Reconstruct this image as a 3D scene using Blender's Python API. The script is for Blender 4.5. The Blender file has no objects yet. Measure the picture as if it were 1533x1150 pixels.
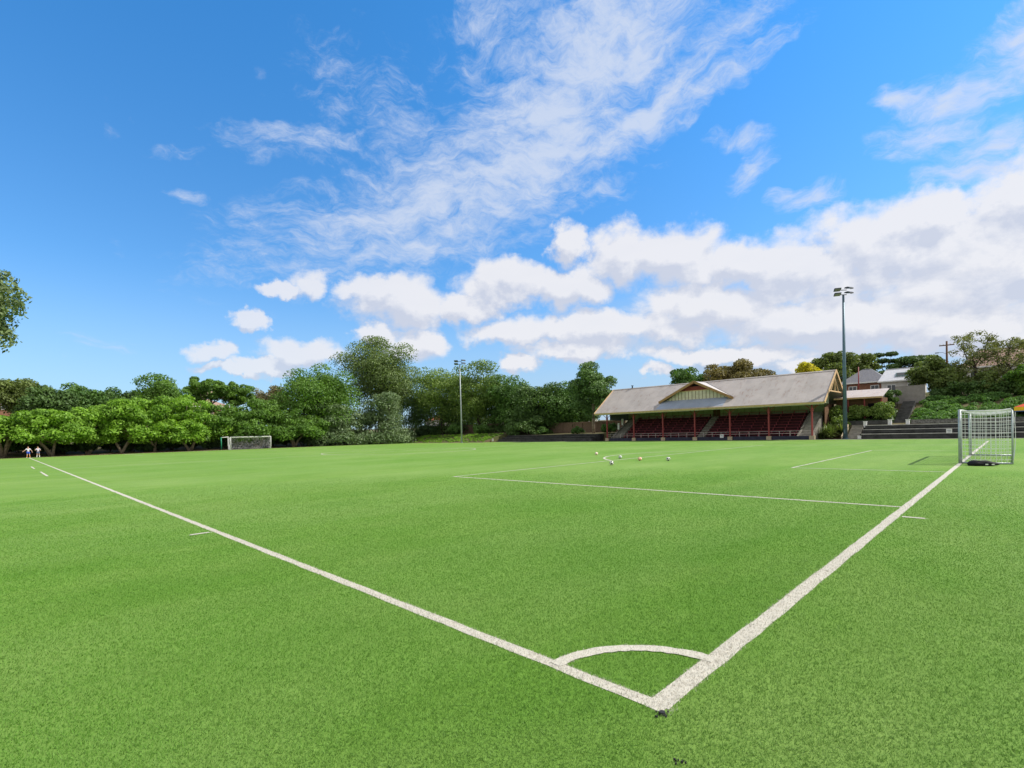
import bpy, bmesh, math, random
import numpy as np
from mathutils import Vector, Matrix
R=math.radians
C=bpy.context.scene.collection
sc=bpy.context.scene
# ---------------------------------------------------------------- camera
YAW=0.7801; PITCH=R(-1.0); ROLL=-0.02567
cam=bpy.data.cameras.new('camera'); co=bpy.data.objects.new('camera',cam); C.objects.link(co); sc.camera=co
cam.sensor_width=36; cam.lens=761.47/1533*36; cam.shift_y=(660.7-575)/1533; cam.clip_end=9000; cam.clip_start=.05
fw=Vector((math.cos(YAW)*math.cos(PITCH),math.sin(YAW)*math.cos(PITCH),math.sin(PITCH)))
rt=Vector((math.sin(YAW),-math.cos(YAW),0)); up=rt.cross(fw)
r2=rt*math.cos(ROLL)+up*math.sin(ROLL); u2=-rt*math.sin(ROLL)+up*math.cos(ROLL)
co.matrix_world=Matrix(((r2.x,u2.x,-fw.x,-3.229),(r2.y,u2.y,-fw.y,-1.806),(r2.z,u2.z,-fw.z,1.96),(0,0,0,1)))
# ---------------------------------------------------------------- light
SUN=Vector((1.70,-1.68,2.44)).normalized()
sd=bpy.data.lights.new('sun','SUN'); so=bpy.data.objects.new('sun',sd); C.objects.link(so)
sd.energy=4.6; sd.angle=R(.53); sd.color=(1,.95,.87)
so.rotation_mode='QUATERNION'; so.rotation_quaternion=SUN.to_track_quat('Z','Y')
sc.view_settings.view_transform='Standard'; sc.view_settings.look='None'; sc.view_settings.gamma=1; sc.view_settings.exposure=0.35
sc.view_settings.use_curve_mapping=False
try:
    sc.cycles.max_bounces=6; sc.cycles.diffuse_bounces=3; sc.cycles.transmission_bounces=3; sc.cycles.transparent_max_bounces=6
    sc.cycles.use_denoising=True
except Exception: pass
class NT:
    def __init__(s,t): s.t=t; s.n=t.nodes; s.l=t.links
    def new(s,k,**kw):
        n=s.n.new(k)
        for a,b in kw.items(): setattr(n,a,b)
        return n
    def put(s,i,v):
        if isinstance(v,bpy.types.NodeSocket): s.l.new(v,i)
        else: i.default_value=v
    def math(s,op,a,b=0.,c=None,clamp=False):
        n=s.new('ShaderNodeMath',operation=op,use_clamp=clamp); s.put(n.inputs[0],a); s.put(n.inputs[1],b)
        if c is not None: s.put(n.inputs[2],c)
        return n.outputs[0]
    def vec(s,op,a,b=(0,0,0)):
        n=s.new('ShaderNodeVectorMath',operation=op); s.put(n.inputs[0],a)
        if op=='SCALE': s.put(n.inputs[3],b)
        else: s.put(n.inputs[1],b)
        return n.outputs['Value'] if op in('DOT_PRODUCT','LENGTH') else n.outputs[0]
    def noise(s,v,scale,detail=4,rough=.55,dist=0.,col=False):
        n=s.new('ShaderNodeTexNoise'); s.put(n.inputs['Vector'],v); n.inputs['Scale'].default_value=scale
        n.inputs['Detail'].default_value=detail; n.inputs['Roughness'].default_value=rough; n.inputs['Distortion'].default_value=dist
        return n.outputs['Color' if col else 'Fac']
    def ramp(s,f,lo,hi,a=0.,b=1.,smooth=True):
        n=s.new('ShaderNodeMapRange',interpolation_type='SMOOTHSTEP' if smooth else 'LINEAR')
        s.put(n.inputs[0],f); n.inputs[1].default_value=lo; n.inputs[2].default_value=hi; n.inputs[3].default_value=a; n.inputs[4].default_value=b
        return n.outputs[0]
    def mix(s,f,a,b,mode='MIX'):
        n=s.new('ShaderNodeMix',data_type='RGBA',blend_type=mode); s.put(n.inputs[0],f)
        for i,v in ((6,a),(7,b)):
            if not isinstance(v,bpy.types.NodeSocket): v=(*v[:3],1)
            s.put(n.inputs[i],v)
        return n.outputs[2]
    def mapping(s,v,loc=(0,0,0),rot=(0,0,0),scale=(1,1,1),kind='POINT'):
        n=s.new('ShaderNodeMapping',vector_type=kind); s.put(n.inputs[0],v)
        n.inputs[1].default_value=loc; n.inputs[2].default_value=rot; n.inputs[3].default_value=scale
        return n.outputs[0]
# ---------------------------------------------------------------- world: Nishita sky and clouds laid out by direction (azimuth, elevation)
SKYTINT=(.74,1.15,1.45); SKYTINT_TOP=(.44,1.36,1.95)
CLOUD_DARK=(4.9,5.2,6.1); CLOUD_LIGHT=(6.8,6.8,7.1); CLOUD_CIRRUS=(5.2,5.8,7.0); CLOUD_VEIL=(3.6,4.6,6.1); CLOUD_FILL=(7.5,7.1,6.6)
TURF_A=(.105,.225,.028); TURF_B=(.145,.270,.044); TURF_C=(.18,.295,.072); TURF_D=(.21,.32,.10)
BLADE_A=(.090,.20,.024); BLADE_B=(.245,.415,.095); BLADE_M=(.85,.92,.78)
PATCH_D=(.76,.90,.62); PATCH_L=(1.12,1.03,1.18)
NBLADE=1800000

CU= [(0.7547, 0.2145, 0.1877, 0.1168, -0.2175, 1.0), (0.6402, 0.2587, 0.1465, 0.0823, -0.2064, 1.0), (0.5214, 0.2508, 0.1492, 0.0685, -0.1608, 1.0), (0.4288, 0.276, 0.1198, 0.0491, -0.1429, 1.0), (0.316, 0.3076, 0.1125, 0.0614, -0.1169, 1.0), (0.2252, 0.3171, 0.0932, 0.0626, -0.0906, 1.0), (0.1272, 0.3476, 0.0463, 0.0431, -0.0635, 1.0), (0.7952, 0.2903, 0.0806, 0.058, -0.3014, 1.0), (0.6968, 0.2924, 0.0874, 0.0454, -0.2538, 1.0), (0.1163, 0.2723, 0.0965, 0.0419, -0.0537, 1.0), (-0.0006, 0.2828, 0.1106, 0.0455, -0.0234, 1.0), (0.5682, 0.1692, 0.2443, 0.0639, -0.1274, 1.0), (0.3722, 0.2156, 0.1814, 0.0462, -0.1043, 1.0), (0.7328, 0.1256, 0.1626, 0.0381, -0.1412, 1.0), (0.1784, 0.1956, 0.261, 0.0395, -0.0565, 1.0), (-0.08, 0.2415, 0.0778, 0.0318, -0.0057, 1.0), (-0.2075, 0.2499, 0.1147, 0.055, 0.0252, 1.0), (-0.2562, 0.2742, 0.0733, 0.0304, 0.0434, 1.0), (-0.3623, 0.2794, 0.0526, 0.0293, 0.0748, 1.0), (-0.427, 0.2662, 0.0434, 0.0155, 0.0889, 1.0), (-0.4714, 0.2027, 0.0312, 0.0223, 0.0728, 1.0), (-0.5237, 0.1427, 0.0452, 0.0222, 0.0521, 1.0), (-0.3832, 0.1558, 0.0877, 0.0331, 0.0343, 1.0), (-0.4443, 0.1279, 0.0747, 0.0163, 0.032, 1.0), (-0.1872, 0.1733, 0.0656, 0.0423, 0.0068, 1.0), (-0.0057, 0.1907, 0.0809, 0.0302, -0.0236, 1.0), (0.0191, 0.138, 0.0445, 0.0205, -0.0277, 1.0), (0.2821, 0.1087, 0.0315, 0.0174, -0.0575, 1.0), (0.1264, 0.1609, 0.1536, 0.0277, -0.0446, 1.0), (0.4044, 0.1305, 0.1768, 0.0212, -0.0803, 1.0), (0.5341, 0.1021, 0.078, 0.0133, -0.0887, 1.0), (0.7642, 0.093, 0.0829, 0.0131, -0.1224, 1.0), (-0.2465, 0.191, 0.0565, 0.0244, 0.0213, 1.0), (-0.4968, 0.1124, 0.0607, 0.0114, 0.0314, 1.0)]
CI= [(0.1906, 0.6387, 0.1857, 0.09, 0.5785, 1.0), (0.2888, 0.6415, 0.0934, 0.0695, 0.7598, 1.0), (0.0991, 0.5694, 0.2128, 0.0875, 0.4814, 1.0), (0.2615, 0.5349, 0.1798, 0.0307, 0.4246, 1.0), (0.3794, 0.5595, 0.1106, 0.0201, 0.2359, 0.8), (0.0313, 0.4765, 0.2641, 0.0665, 0.4391, 1.0), (-0.1515, 0.4239, 0.2845, 0.0642, 0.3925, 0.9), (-0.2529, 0.3758, 0.184, 0.0642, 0.2144, 0.75), (-0.1794, 0.3462, 0.2133, 0.0392, 0.1864, 0.8), (-0.3772, 0.4937, 0.1215, 0.0232, 0.025, 0.6), (-0.1728, 0.533, 0.1824, 0.0754, -0.3672, 0.45), (-0.269, 0.5879, 0.0726, 0.0516, 0.108, 0.2), (0.1844, 0.4358, 0.1077, 0.0134, 0.2832, 0.5), (-0.5463, 0.3852, 0.0316, 0.0139, 0.0089, 0.6), (-0.4141, 0.3915, 0.0675, 0.0158, 0.2849, 0.5), (0.4217, 0.4723, 0.0406, 0.0108, -0.3418, 0.75), (0.4475, 0.4224, 0.0286, 0.0196, 0.4062, 0.85), (0.5329, 0.3605, 0.0282, 0.0123, 0.0488, 0.95), (0.4984, 0.3698, 0.0164, 0.0079, -0.2056, 0.8), (0.667, 0.4505, 0.032, 0.0137, -0.1538, 1.0), (0.7207, 0.4302, 0.0473, 0.0213, 0.1436, 1.0), (0.6979, 0.4013, 0.0506, 0.0235, 0.0679, 1.0), (0.7769, 0.4691, 0.0463, 0.0336, 0.8469, 1.0), (0.7695, 0.3685, 0.0445, 0.0208, 0.0794, 1.0), (0.7556, 0.3446, 0.0602, 0.014, -0.0071, 1.0), (-0.6754, 0.1601, 0.04, 0.0119, 0.0936, 0.35), (-0.5433, 0.4654, 0.0596, 0.0104, 0.2898, 0.3), (-0.0671, 0.6259, 0.0799, 0.0819, 0.8296, 0.3), (-0.0133, 0.6746, 0.0624, 0.0657, 0.6022, 0.6), (0.0939, 0.3997, 0.1504, 0.0158, 0.2456, 0.4)]
w=bpy.data.worlds.new('World'); sc.world=w; w.use_nodes=True; w.node_tree.nodes.clear(); W=NT(w.node_tree)
sky=W.new('ShaderNodeTexSky',sky_type='NISHITA'); sky.sun_disc=False; sky.sun_elevation=math.asin(SUN.z); sky.sun_rotation=math.atan2(SUN.x,SUN.y)
sky.air_density=1.0; sky.dust_density=.3; sky.ozone_density=2.0; sky.altitude=100
tc=W.new('ShaderNodeTexCoord').outputs['Generated']
az=W.math('ARCTAN2',W.vec('DOT_PRODUCT',tc,(math.sin(YAW),-math.cos(YAW),0)),W.vec('DOT_PRODUCT',tc,(math.cos(YAW),math.sin(YAW),0)))
sep=W.new('ShaderNodeSeparateXYZ'); W.l.new(tc,sep.inputs[0]); el=W.math('ARCSINE',sep.outputs[2])
cb=W.new('ShaderNodeCombineXYZ'); W.l.new(az,cb.inputs[0]); W.l.new(el,cb.inputs[1]); P0=cb.outputs[0]
def cluster(T,p,items,CSC=1.2):
    acc=None
    for (x,y,a,b,r,wt) in items:
        v=T.mapping(p,(x,y,0),(0,0,r),(a*CSC,b*CSC,1),'TEXTURE')
        g=T.new('ShaderNodeTexGradient',gradient_type='SPHERICAL'); T.l.new(v,g.inputs[0])
        o=g.outputs['Fac']
        if wt!=1: o=T.math('MULTIPLY',o,wt)
        acc=o if acc is None else T.math('MAXIMUM',acc,o)
    return acc
def grp(name):
    g=bpy.data.node_groups.new(name,'ShaderNodeTree')
    g.interface.new_socket(name='P',in_out='INPUT',socket_type='NodeSocketVector'); g.interface.new_socket(name='D',in_out='OUTPUT',socket_type='NodeSocketFloat')
    T=NT(g); return g,T,T.new('NodeGroupInput').outputs[0],T.new('NodeGroupOutput').inputs[0]
g1,T,p,o=grp('cumulus')
wn=T.vec('SUBTRACT',T.noise(p,13,6,.62,col=True),(.5,.5,.5))
pw=T.vec('ADD',p,T.vec('MULTIPLY',wn,(.13,.085,0)))
m=cluster(T,pw,CU)
m=T.math('MULTIPLY',T.math('POWER',m,.7),.95)
n1=T.noise(T.mapping(p,scale=(1,1.5,1)),10,10,.62,.2)
vo=T.new('ShaderNodeTexVoronoi',feature='SMOOTH_F1'); T.l.new(T.vec('ADD',p,T.vec('SCALE',wn,.03)),vo.inputs['Vector']); vo.inputs['Scale'].default_value=30; vo.inputs['Smoothness'].default_value=.5
d=T.math('ADD',m,T.math('MULTIPLY',T.math('SUBTRACT',n1,.5),1.0))
d=T.math('SUBTRACT',d,T.math('MULTIPLY',T.math('SUBTRACT',vo.outputs['Distance'],.35),.22))
T.l.new(d,o)
def call(g,v):
    n=W.new('ShaderNodeGroup'); n.node_tree=g; W.l.new(v,n.inputs[0]); return n.outputs[0]
D0=call(g1,P0); D1=call(g1,W.vec('ADD',P0,(.012,.026,0)))
g2,T,p,o=grp('cirrus')
wn=T.vec('SUBTRACT',T.noise(p,5,4,.6,col=True),(.5,.5,.5))
pw=T.vec('ADD',p,T.vec('MULTIPLY',wn,(.16,.13,0)))
m=cluster(T,pw,CI,1.95)
s1=T.noise(T.mapping(T.vec('ADD',p,T.vec('SCALE',wn,.12)),rot=(0,0,-.60),scale=(6,17,1)),1.7,12,.70,.35)
s2=T.noise(T.mapping(T.vec('ADD',p,T.vec('SCALE',wn,.10)),rot=(0,0,-.45),scale=(24,46,1)),1.1,9,.74,.3)
d=T.math('ADD',m,T.math('ADD',T.math('MULTIPLY',T.math('SUBTRACT',s1,.5),1.75),T.math('MULTIPLY',T.math('SUBTRACT',s2,.5),.85)))
d=T.math('MULTIPLY',d,T.ramp(m,.0,.22)); T.l.new(d,o)
DC=call(g2,P0)
ACI=W.ramp(DC,.10,1.1,0,.86)
ACU=W.math('MULTIPLY',W.ramp(D0,.13,.58),W.ramp(az,-.75,-.1,.72,.95))
# unseen cloud added behind and above the viewer as neutral fill light
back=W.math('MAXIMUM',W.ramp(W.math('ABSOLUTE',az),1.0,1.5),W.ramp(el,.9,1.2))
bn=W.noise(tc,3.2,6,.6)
AFILL=W.math('MULTIPLY',back,W.ramp(bn,.30,.55))
big=W.noise(W.mapping(P0,scale=(3,9,1)),1.6,7,.6)
# soft low veil near the horizon on the right
veil=W.math('MAXIMUM',W.math('MULTIPLY',W.ramp(el,.0,.30,1,0),W.ramp(az,-.35,.25,.6,.85)),W.math('MULTIPLY',W.math('MULTIPLY',W.ramp(el,.10,.34,1,0),W.ramp(az,-.1,.35)),W.ramp(big,.35,.6,.35,.95)))
sky_c=W.mix(1.0,sky.outputs[0],W.mix(W.ramp(el,.05,.75),SKYTINT,SKYTINT_TOP),'MULTIPLY')
lightv=W.math('ADD',W.math('MULTIPLY',W.math('SUBTRACT',D0,D1),3.4),.64)
core=W.ramp(D0,.30,.95,.08,-.14)
lightv=W.math('ADD',lightv,core,clamp=True)
lightv=W.math('ADD',lightv,W.math('MULTIPLY',W.math('SUBTRACT',big,.5),.5),clamp=True)
ccol=W.mix(lightv,CLOUD_DARK,CLOUD_LIGHT)
c=W.mix(veil,sky_c,CLOUD_VEIL)
c=W.mix(ACI,c,CLOUD_CIRRUS)
c=W.mix(ACU,c,ccol)
c=W.mix(AFILL,c,CLOUD_FILL)
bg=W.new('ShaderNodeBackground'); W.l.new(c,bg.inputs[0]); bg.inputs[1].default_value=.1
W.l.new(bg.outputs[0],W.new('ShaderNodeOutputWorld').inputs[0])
# ---------------------------------------------------------------- materials
def mat(name,col,rough=.8,spec=.3,metal=0.,var=0.,vscale=3.,bump=0.,bscale=30.,col2=None,coord='Object',stretch=(1,1,1)):
    m=bpy.data.materials.new(name); m.use_nodes=True; N=NT(m.node_tree); b=m.node_tree.nodes['Principled BSDF']
    b.inputs['Roughness'].default_value=rough; b.inputs['Specular IOR Level'].default_value=spec; b.inputs['Metallic'].default_value=metal
    v=N.mapping(N.new('ShaderNodeTexCoord').outputs[coord],scale=stretch)
    if var or col2:
        n=N.noise(v,vscale,6,.6); f=N.ramp(n,.32,.68)
        c2=col2 if col2 else tuple(x*(1-var) for x in col)
        N.l.new(N.mix(f,col,c2),b.inputs['Base Color'])
    else: b.inputs['Base Color'].default_value=(*col,1)
    if bump:
        bn=N.new('ShaderNodeBump'); bn.inputs['Strength'].default_value=bump; bn.inputs['Distance'].default_value=.02
        N.l.new(N.noise(v,bscale,4,.6),bn.inputs['Height']); N.l.new(bn.outputs[0],b.inputs['Normal'])
    return m
def leafmat(name,a,b,tr=.3,rough=.55):
    m=bpy.data.materials.new('foliage_'+name); m.use_nodes=True; N=NT(m.node_tree); m.node_tree.nodes.clear()
    at=N.new('ShaderNodeAttribute',attribute_name='rnd').outputs['Fac']
    g=N.new('ShaderNodeNewGeometry').outputs['Position']
    f=N.math('ADD',N.math('MULTIPLY',at,.55),N.math('MULTIPLY',N.ramp(N.noise(g,.45,3,.6),.3,.7),.45))
    c=N.mix(f,b,a)
    p=N.new('ShaderNodeBsdfPrincipled'); N.l.new(c,p.inputs['Base Color']); p.inputs['Roughness'].default_value=rough; p.inputs['Specular IOR Level'].default_value=.25
    t=N.new('ShaderNodeBsdfTranslucent'); N.l.new(N.mix(1.,c,(1.25,1.35,.5),'MULTIPLY'),t.inputs[0])
    x=N.new('ShaderNodeMixShader'); x.inputs[0].default_value=tr; N.l.new(p.outputs[0],x.inputs[1]); N.l.new(t.outputs[0],x.inputs[2])
    N.l.new(x.outputs[0],N.new('ShaderNodeOutputMaterial').inputs[0]); return m
# ---------------------------------------------------------------- mesh helpers
def link(name,me,parent=None):
    o=bpy.data.objects.new(name,me); C.objects.link(o)
    if parent is not None: o.parent=parent
    return o
def tag(o,label=None,cat=None,group=None,kind=None):
    if label: o['label']=label
    if cat: o['category']=cat
    if group: o['group']=group
    if kind: o['kind']=kind
    return o
def thing(name,label,cat,loc=(0,0,0),rz=0,group=None):
    o=link(name,None); o.location=loc; o.rotation_euler=(0,0,rz); return tag(o,label,cat,group)
class MB:
    def __init__(s): s.v=[]; s.f=[]; s.m=[]
    def add(s,v,f,m=0):
        b=len(s.v); s.v+=[tuple(map(float,q)) for q in v]; s.f+=[tuple(i+b for i in q) for q in f]; s.m+=[m]*len(f); return s
    def box(s,x0,x1,y0,y1,z0,z1,m=0):
        v=[(x,y,z) for z in(z0,z1) for y in(y0,y1) for x in(x0,x1)]
        return s.add(v,[(0,2,3,1),(4,5,7,6),(0,1,5,4),(2,6,7,3),(0,4,6,2),(1,3,7,5)],m)
    def tube(s,pts,rad,n=8,m=0,cap=True):
        pts=[Vector(p) for p in pts]
        if not hasattr(rad,'__len__'): rad=[rad]*len(pts)
        v=[];f=[];prev=None
        for i,p in enumerate(pts):
            t=(pts[min(i+1,len(pts)-1)]-pts[max(i-1,0)]).normalized()
            a=t.orthogonal() if prev is None else (prev-t*prev.dot(t))
            a.normalize(); prev=a; b=t.cross(a)
            for k in range(n):
                q=2*math.pi*k/n; v.append(p+(a*math.cos(q)+b*math.sin(q))*rad[i])
        for i in range(len(pts)-1):
            for k in range(n):
                f.append((i*n+k,i*n+(k+1)%n,(i+1)*n+(k+1)%n,(i+1)*n+k))
        if cap: f.append(tuple(range(n))[::-1]); f.append(tuple((len(pts)-1)*n+k for k in range(n)))
        return s.add(v,f,m)
    def beam(s,a,b,w,h,m=0):
        a=Vector(a);b=Vector(b);t=(b-a).normalized(); sd_=t.cross(Vector((0,0,1)))
        if sd_.length<1e-4: sd_=Vector((1,0,0))
        sd_.normalize(); u=sd_.cross(t); v=[]
        for p in(a,b):
            for i,j in((-1,-1),(1,-1),(1,1),(-1,1)): v.append(p+sd_*(i*w/2)+u*(j*h/2))
        return s.add(v,[(0,1,2,3)[::-1],(4,5,6,7),(0,1,5,4),(1,2,6,5),(2,3,7,6),(3,0,4,7)],m)
    def prism(s,poly,ax,a,b,m=0):
        n=len(poly)
        def P(q,c): return {'x':(c,q[0],q[1]),'y':(q[0],c,q[1]),'z':(q[0],q[1],c)}[ax]
        v=[P(q,a) for q in poly]+[P(q,b) for q in poly]
        return s.add(v,[tuple(range(n))[::-1],tuple(range(n,2*n))]+[(i,(i+1)%n,n+(i+1)%n,n+i) for i in range(n)],m)
    def build(s,name,mats,parent=None,smooth=False):
        me=bpy.data.meshes.new(name); me.from_pydata(s.v,[],s.f)
        if not isinstance(mats,(list,tuple)): mats=[mats]
        for q in mats: me.materials.append(q)
        me.polygons.foreach_set('material_index',s.m)
        bm=bmesh.new(); bm.from_mesh(me); bmesh.ops.recalc_face_normals(bm,faces=bm.faces); bm.to_mesh(me); bm.free()
        if smooth: me.polygons.foreach_set('use_smooth',[True]*len(me.polygons))
        me.update(); return link(name,me,parent)
def npmesh(name,V,nper,mats,mi=None,rnd=None,parent=None):
    n=len(V)//nper; me=bpy.data.meshes.new(name); me.vertices.add(len(V)); me.vertices.foreach_set('co',V.astype(np.float32).ravel())
    me.loops.add(n*nper); me.loops.foreach_set('vertex_index',np.arange(n*nper,dtype=np.int32))
    me.polygons.add(n); me.polygons.foreach_set('loop_start',np.arange(0,n*nper,nper,dtype=np.int32))
    me.polygons.foreach_set('loop_total',np.full(n,nper,dtype=np.int32))
    if not isinstance(mats,(list,tuple)): mats=[mats]
    for q in mats: me.materials.append(q)
    if mi is not None: me.polygons.foreach_set('material_index',mi.astype(np.int32))
    if rnd is not None:
        a=me.attributes.new('rnd','FLOAT','FACE'); a.data.foreach_set('value',rnd.astype(np.float32))
    me.update(calc_edges=True); me.validate(); return link(name,me,parent)
def copy_tree(o,parent=None,keep=None):
    c=o.copy(); C.objects.link(c); c.parent=parent
    for ch in [q for q in bpy.data.objects if q.parent==o]: copy_tree(ch,c)
    return c
def leaves(cent,rad,n,size,rng,zup=.25,flat=.8,shell=(.55,1.05)):
    """leaf quads scattered through clumps; cent (k,3), rad (k,)"""
    k=rng.choice(len(cent),n,p=(rad**2)/np.sum(rad**2))
    d=rng.normal(size=(n,3)); d[:,2]+=zup; d/=np.linalg.norm(d,axis=1)[:,None]
    r=rad[k]*(rng.uniform(shell[0]**2,shell[1]**2,n)**.5)
    p=cent[k]+d*r[:,None]*np.array([1,1,flat])
    nn=d+rng.normal(size=(n,3))*.65; nn/=np.linalg.norm(nn,axis=1)[:,None]
    a=np.cross(nn,rng.normal(size=(n,3))); a/=np.linalg.norm(a,axis=1)[:,None]; b=np.cross(nn,a)
    s=size*rng.uniform(.6,1.35,n)[:,None]
    V=np.stack([p-a*s*.85,p-b*s*.45+a*s*.1,p+a*s*.85,p+b*s*.45+a*s*.1],1).reshape(-1,3)
    return V,np.clip(rng.normal(.5,.25,n)+ (rng.uniform(-.25,.25,len(cent)))[k],0,1)
# ---------------------------------------------------------------- ground
Wd=63.16; Ld=103.84
def H(x,y):
    x=np.asarray(x,float); y=np.asarray(y,float)
    pr=np.interp(x,[70,77.6,78.1,80,90,91,100,130,250],[0,0,1.7,2.0,4.9,5.1,6.6,8,9])
    pt=np.interp(x,[70,75.7,76.1,84,95,130,250],[0,0,1.3,1.6,3.4,5,8])
    pb=np.interp(x,[67.5,73.5,84,95,130,250],[0,1.6,2.2,3.4,5,8])
    h=np.where(y<51,pr,np.where(y<77,pt,pb))
    back=np.interp(y,[107,112,125,200],[0,.35,1.6,5])*np.interp(x,[50,66],[1,1])
    return np.maximum(h,back)
gm=mat('ground',(.075,.085,.03),.95,.1,col2=(.13,.10,.06),vscale=.25,bump=.4,bscale=3)
xs=np.concatenate([[-4000,-1500,-600,-300,-150,-80],np.arange(-40,130,1.),[130,160,200,300,600,1500,4000]])
xs=np.unique(np.concatenate([xs,[75.7,76.1,77.6,78.1]])); ys=xs.copy(); ys=np.unique(np.concatenate([ys,[50.95,51.05,76.95,77.05]]))
gx,gy=np.meshgrid(xs,ys); gz=H(gx,gy)-.035
n=len(xs); idx=np.arange(len(xs)*len(ys)).reshape(len(ys),n)
q=np.stack([idx[:-1,:-1],idx[:-1,1:],idx[1:,1:],idx[1:,:-1]],-1).reshape(-1,4)
me=bpy.data.meshes.new('ground'); me.from_pydata(np.stack([gx,gy,gz],-1).reshape(-1,3).tolist(),[],q.tolist()); me.materials.append(gm)
tag(link('ground',me),kind='structure')
# artificial turf
def turfmat():
    m=bpy.data.materials.new('turf'); m.use_nodes=True; N=NT(m.node_tree); b=m.node_tree.nodes['Principled BSDF']
    g=N.new('ShaderNodeNewGeometry').outputs['Position']
    big=N.noise(g,.11,5,.6); mid=N.noise(N.mapping(g,scale=(.35,1.6,1)),.55,5,.6); fine=N.noise(g,14,4,.7); gr=N.noise(g,110,3,.8)
    c=N.mix(N.ramp(mid,.3,.7),TURF_A,TURF_B)
    c=N.mix(N.math('MULTIPLY',N.ramp(big,.35,.7),.55),c,TURF_C)
    pt=N.noise(N.mapping(g,scale=(.8,1.25,1)),.42,6,.65); pt2=N.noise(g,.05,3,.5)
    pf=N.math('ADD',N.math('MULTIPLY',N.ramp(pt,.36,.66),.55),N.math('MULTIPLY',N.ramp(pt2,.38,.62),.45))
    c=N.mix(pf,N.mix(1.,c,PATCH_D,'MULTIPLY'),N.mix(1.,c,PATCH_L,'MULTIPLY'))
    # roll seams: turf laid in 4 m strips across the pitch, alternately combed
    sx=N.new('ShaderNodeSeparateXYZ'); N.l.new(g,sx.inputs[0])
    st=N.math('PINGPONG',N.math('ADD',sx.outputs[1],N.math('MULTIPLY',big,1.2)),4.0)
    c=N.mix(N.math('MULTIPLY',N.ramp(st,1.7,2.3),.16),c,TURF_D)
    c=N.mix(N.ramp(gr,.25,.75,.0,1.),N.mix(1.,c,(.62,.66,.55),'MULTIPLY'),N.mix(1.,c,(1.3,1.25,1.3),'MULTIPLY'))
    c=N.mix(N.math('MULTIPLY',N.ramp(fine,.3,.7),.15),c,N.mix(1.,c,(.7,.72,.7),'MULTIPLY'))
    N.l.new(c,b.inputs['Base Color']); b.inputs['Roughness'].default_value=.75; b.inputs['Specular IOR Level'].default_value=.08
    b.inputs['Sheen Weight'].default_value=.12; b.inputs['Sheen Roughness'].default_value=.5; b.inputs['Sheen Tint'].default_value=(.8,.95,.3,1)
    bp=N.new('ShaderNodeBump'); bp.inputs['Strength'].default_value=.7; bp.inputs['Distance'].default_value=.012
    N.l.new(N.math('ADD',gr,N.math('MULTIPLY',fine,.6)),bp.inputs['Height']); N.l.new(bp.outputs[0],b.inputs['Normal']); return m
TM=turfmat()
def sheet(name,poly,z,m,kind='structure',label=None):
    mb=MB(); mb.add([(x,y,z) for x,y in poly],[tuple(range(len(poly)))]); o=mb.build(name,m); return tag(o,label,kind=kind)
sheet('turf',[(-5.5,-45),(70.5,-45),(70.5,104.35),(-5.5,104.35)],0,TM)
sheet('path',[(-9,104.35),(66,104.35),(66,104.75),(-9,104.75)],.012,mat('edge_path',(.42,.36,.27),.9,.2,var=.35,vscale=2))
dm=mat('dirt',(.12,.07,.045),.95,.1,col2=(.055,.035,.022),vscale=.8,bump=.6,bscale=6)
sheet('dirt_path',[(-12,104.75),(67,104.75),(67,108.2),(-12,108.2)],.006,dm)
sheet('gravel_path',[(70.5,-45),(72.2,-45),(72.2,104),(70.5,104)],.006,mat('edge_gravel',(.20,.19,.16),.95,.2,var=.4,vscale=3))
# painted lines: strips cut into short pieces with slightly frayed edges
lm=mat('line',(.50,.47,.39),.85,.2,col2=(.43,.41,.34),vscale=14)
LINES=[]
def stroke(pts,w=.1,inside=None):
    """polyline on the turf; pts are centre points"""
    LINES.append((np.array(pts,float),w))
def seg(x0,y0,x1,y1,w=.1):
    stroke([(x0,y0),(x1,y1)],w)
h=.06
seg(0,-.0-h,0,Ld,.125); seg(.0,.0,Wd,0,.165); seg(Wd,-h,Wd,Ld,.12); seg(0,Ld,Wd,Ld,.12); seg(0,Ld/2,Wd,Ld/2,.10)
ps=Wd/2-20.16; gs=Wd/2-9.16
for s,y0 in((1,0),(-1,Ld)):
    seg(ps,y0+s*.05,ps,y0+s*16.5,.13); seg(Wd-ps,y0+s*.05,Wd-ps,y0+s*16.5,.13); seg(ps-.05,y0+s*16.5,Wd-ps+.05,y0+s*16.5,.12)
    seg(gs,y0+s*.05,gs,y0+s*5.5,.11); seg(Wd-gs,y0+s*.05,Wd-gs,y0+s*5.5,.11); seg(gs-.05,y0+s*5.5,Wd-gs+.05,y0+s*5.5,.10)
    a0=math.asin(5.5/9.15); stroke([(Wd/2+9.15*math.cos(t),y0+s*(11+9.15*math.sin(t))) for t in np.linspace(a0,math.pi-a0,48)],.14)
stroke([(Wd/2+9.15*math.cos(t),Ld/2+9.15*math.sin(t)) for t in np.linspace(0,2*math.pi,97)],.15)
for cx,cy,t0 in((0,0,0),(Wd,0,90),(Wd,Ld,180),(0,Ld,270)):
    stroke([(cx+.95*math.cos(R(t0+t)),cy+.95*math.sin(R(t0+t))) for t in np.linspace(0,90,24)],.125)
for d in((9.9,-.13,9.9,-.5),(-.13,10.36,-.48,10.36),(-1.14,40.4,-1.14,47.8),(-1.2,54.5,-1.2,60.3)): seg(*d,w=.12)
def resample(p,step):
    out=[p[0]]
    for a,b in zip(p[:-1],p[1:]):
        n=max(1,int(np.linalg.norm(b-a)/step)); out+=[a+(b-a)*(i/n) for i in range(1,n+1)]
    return np.array(out)
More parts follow.
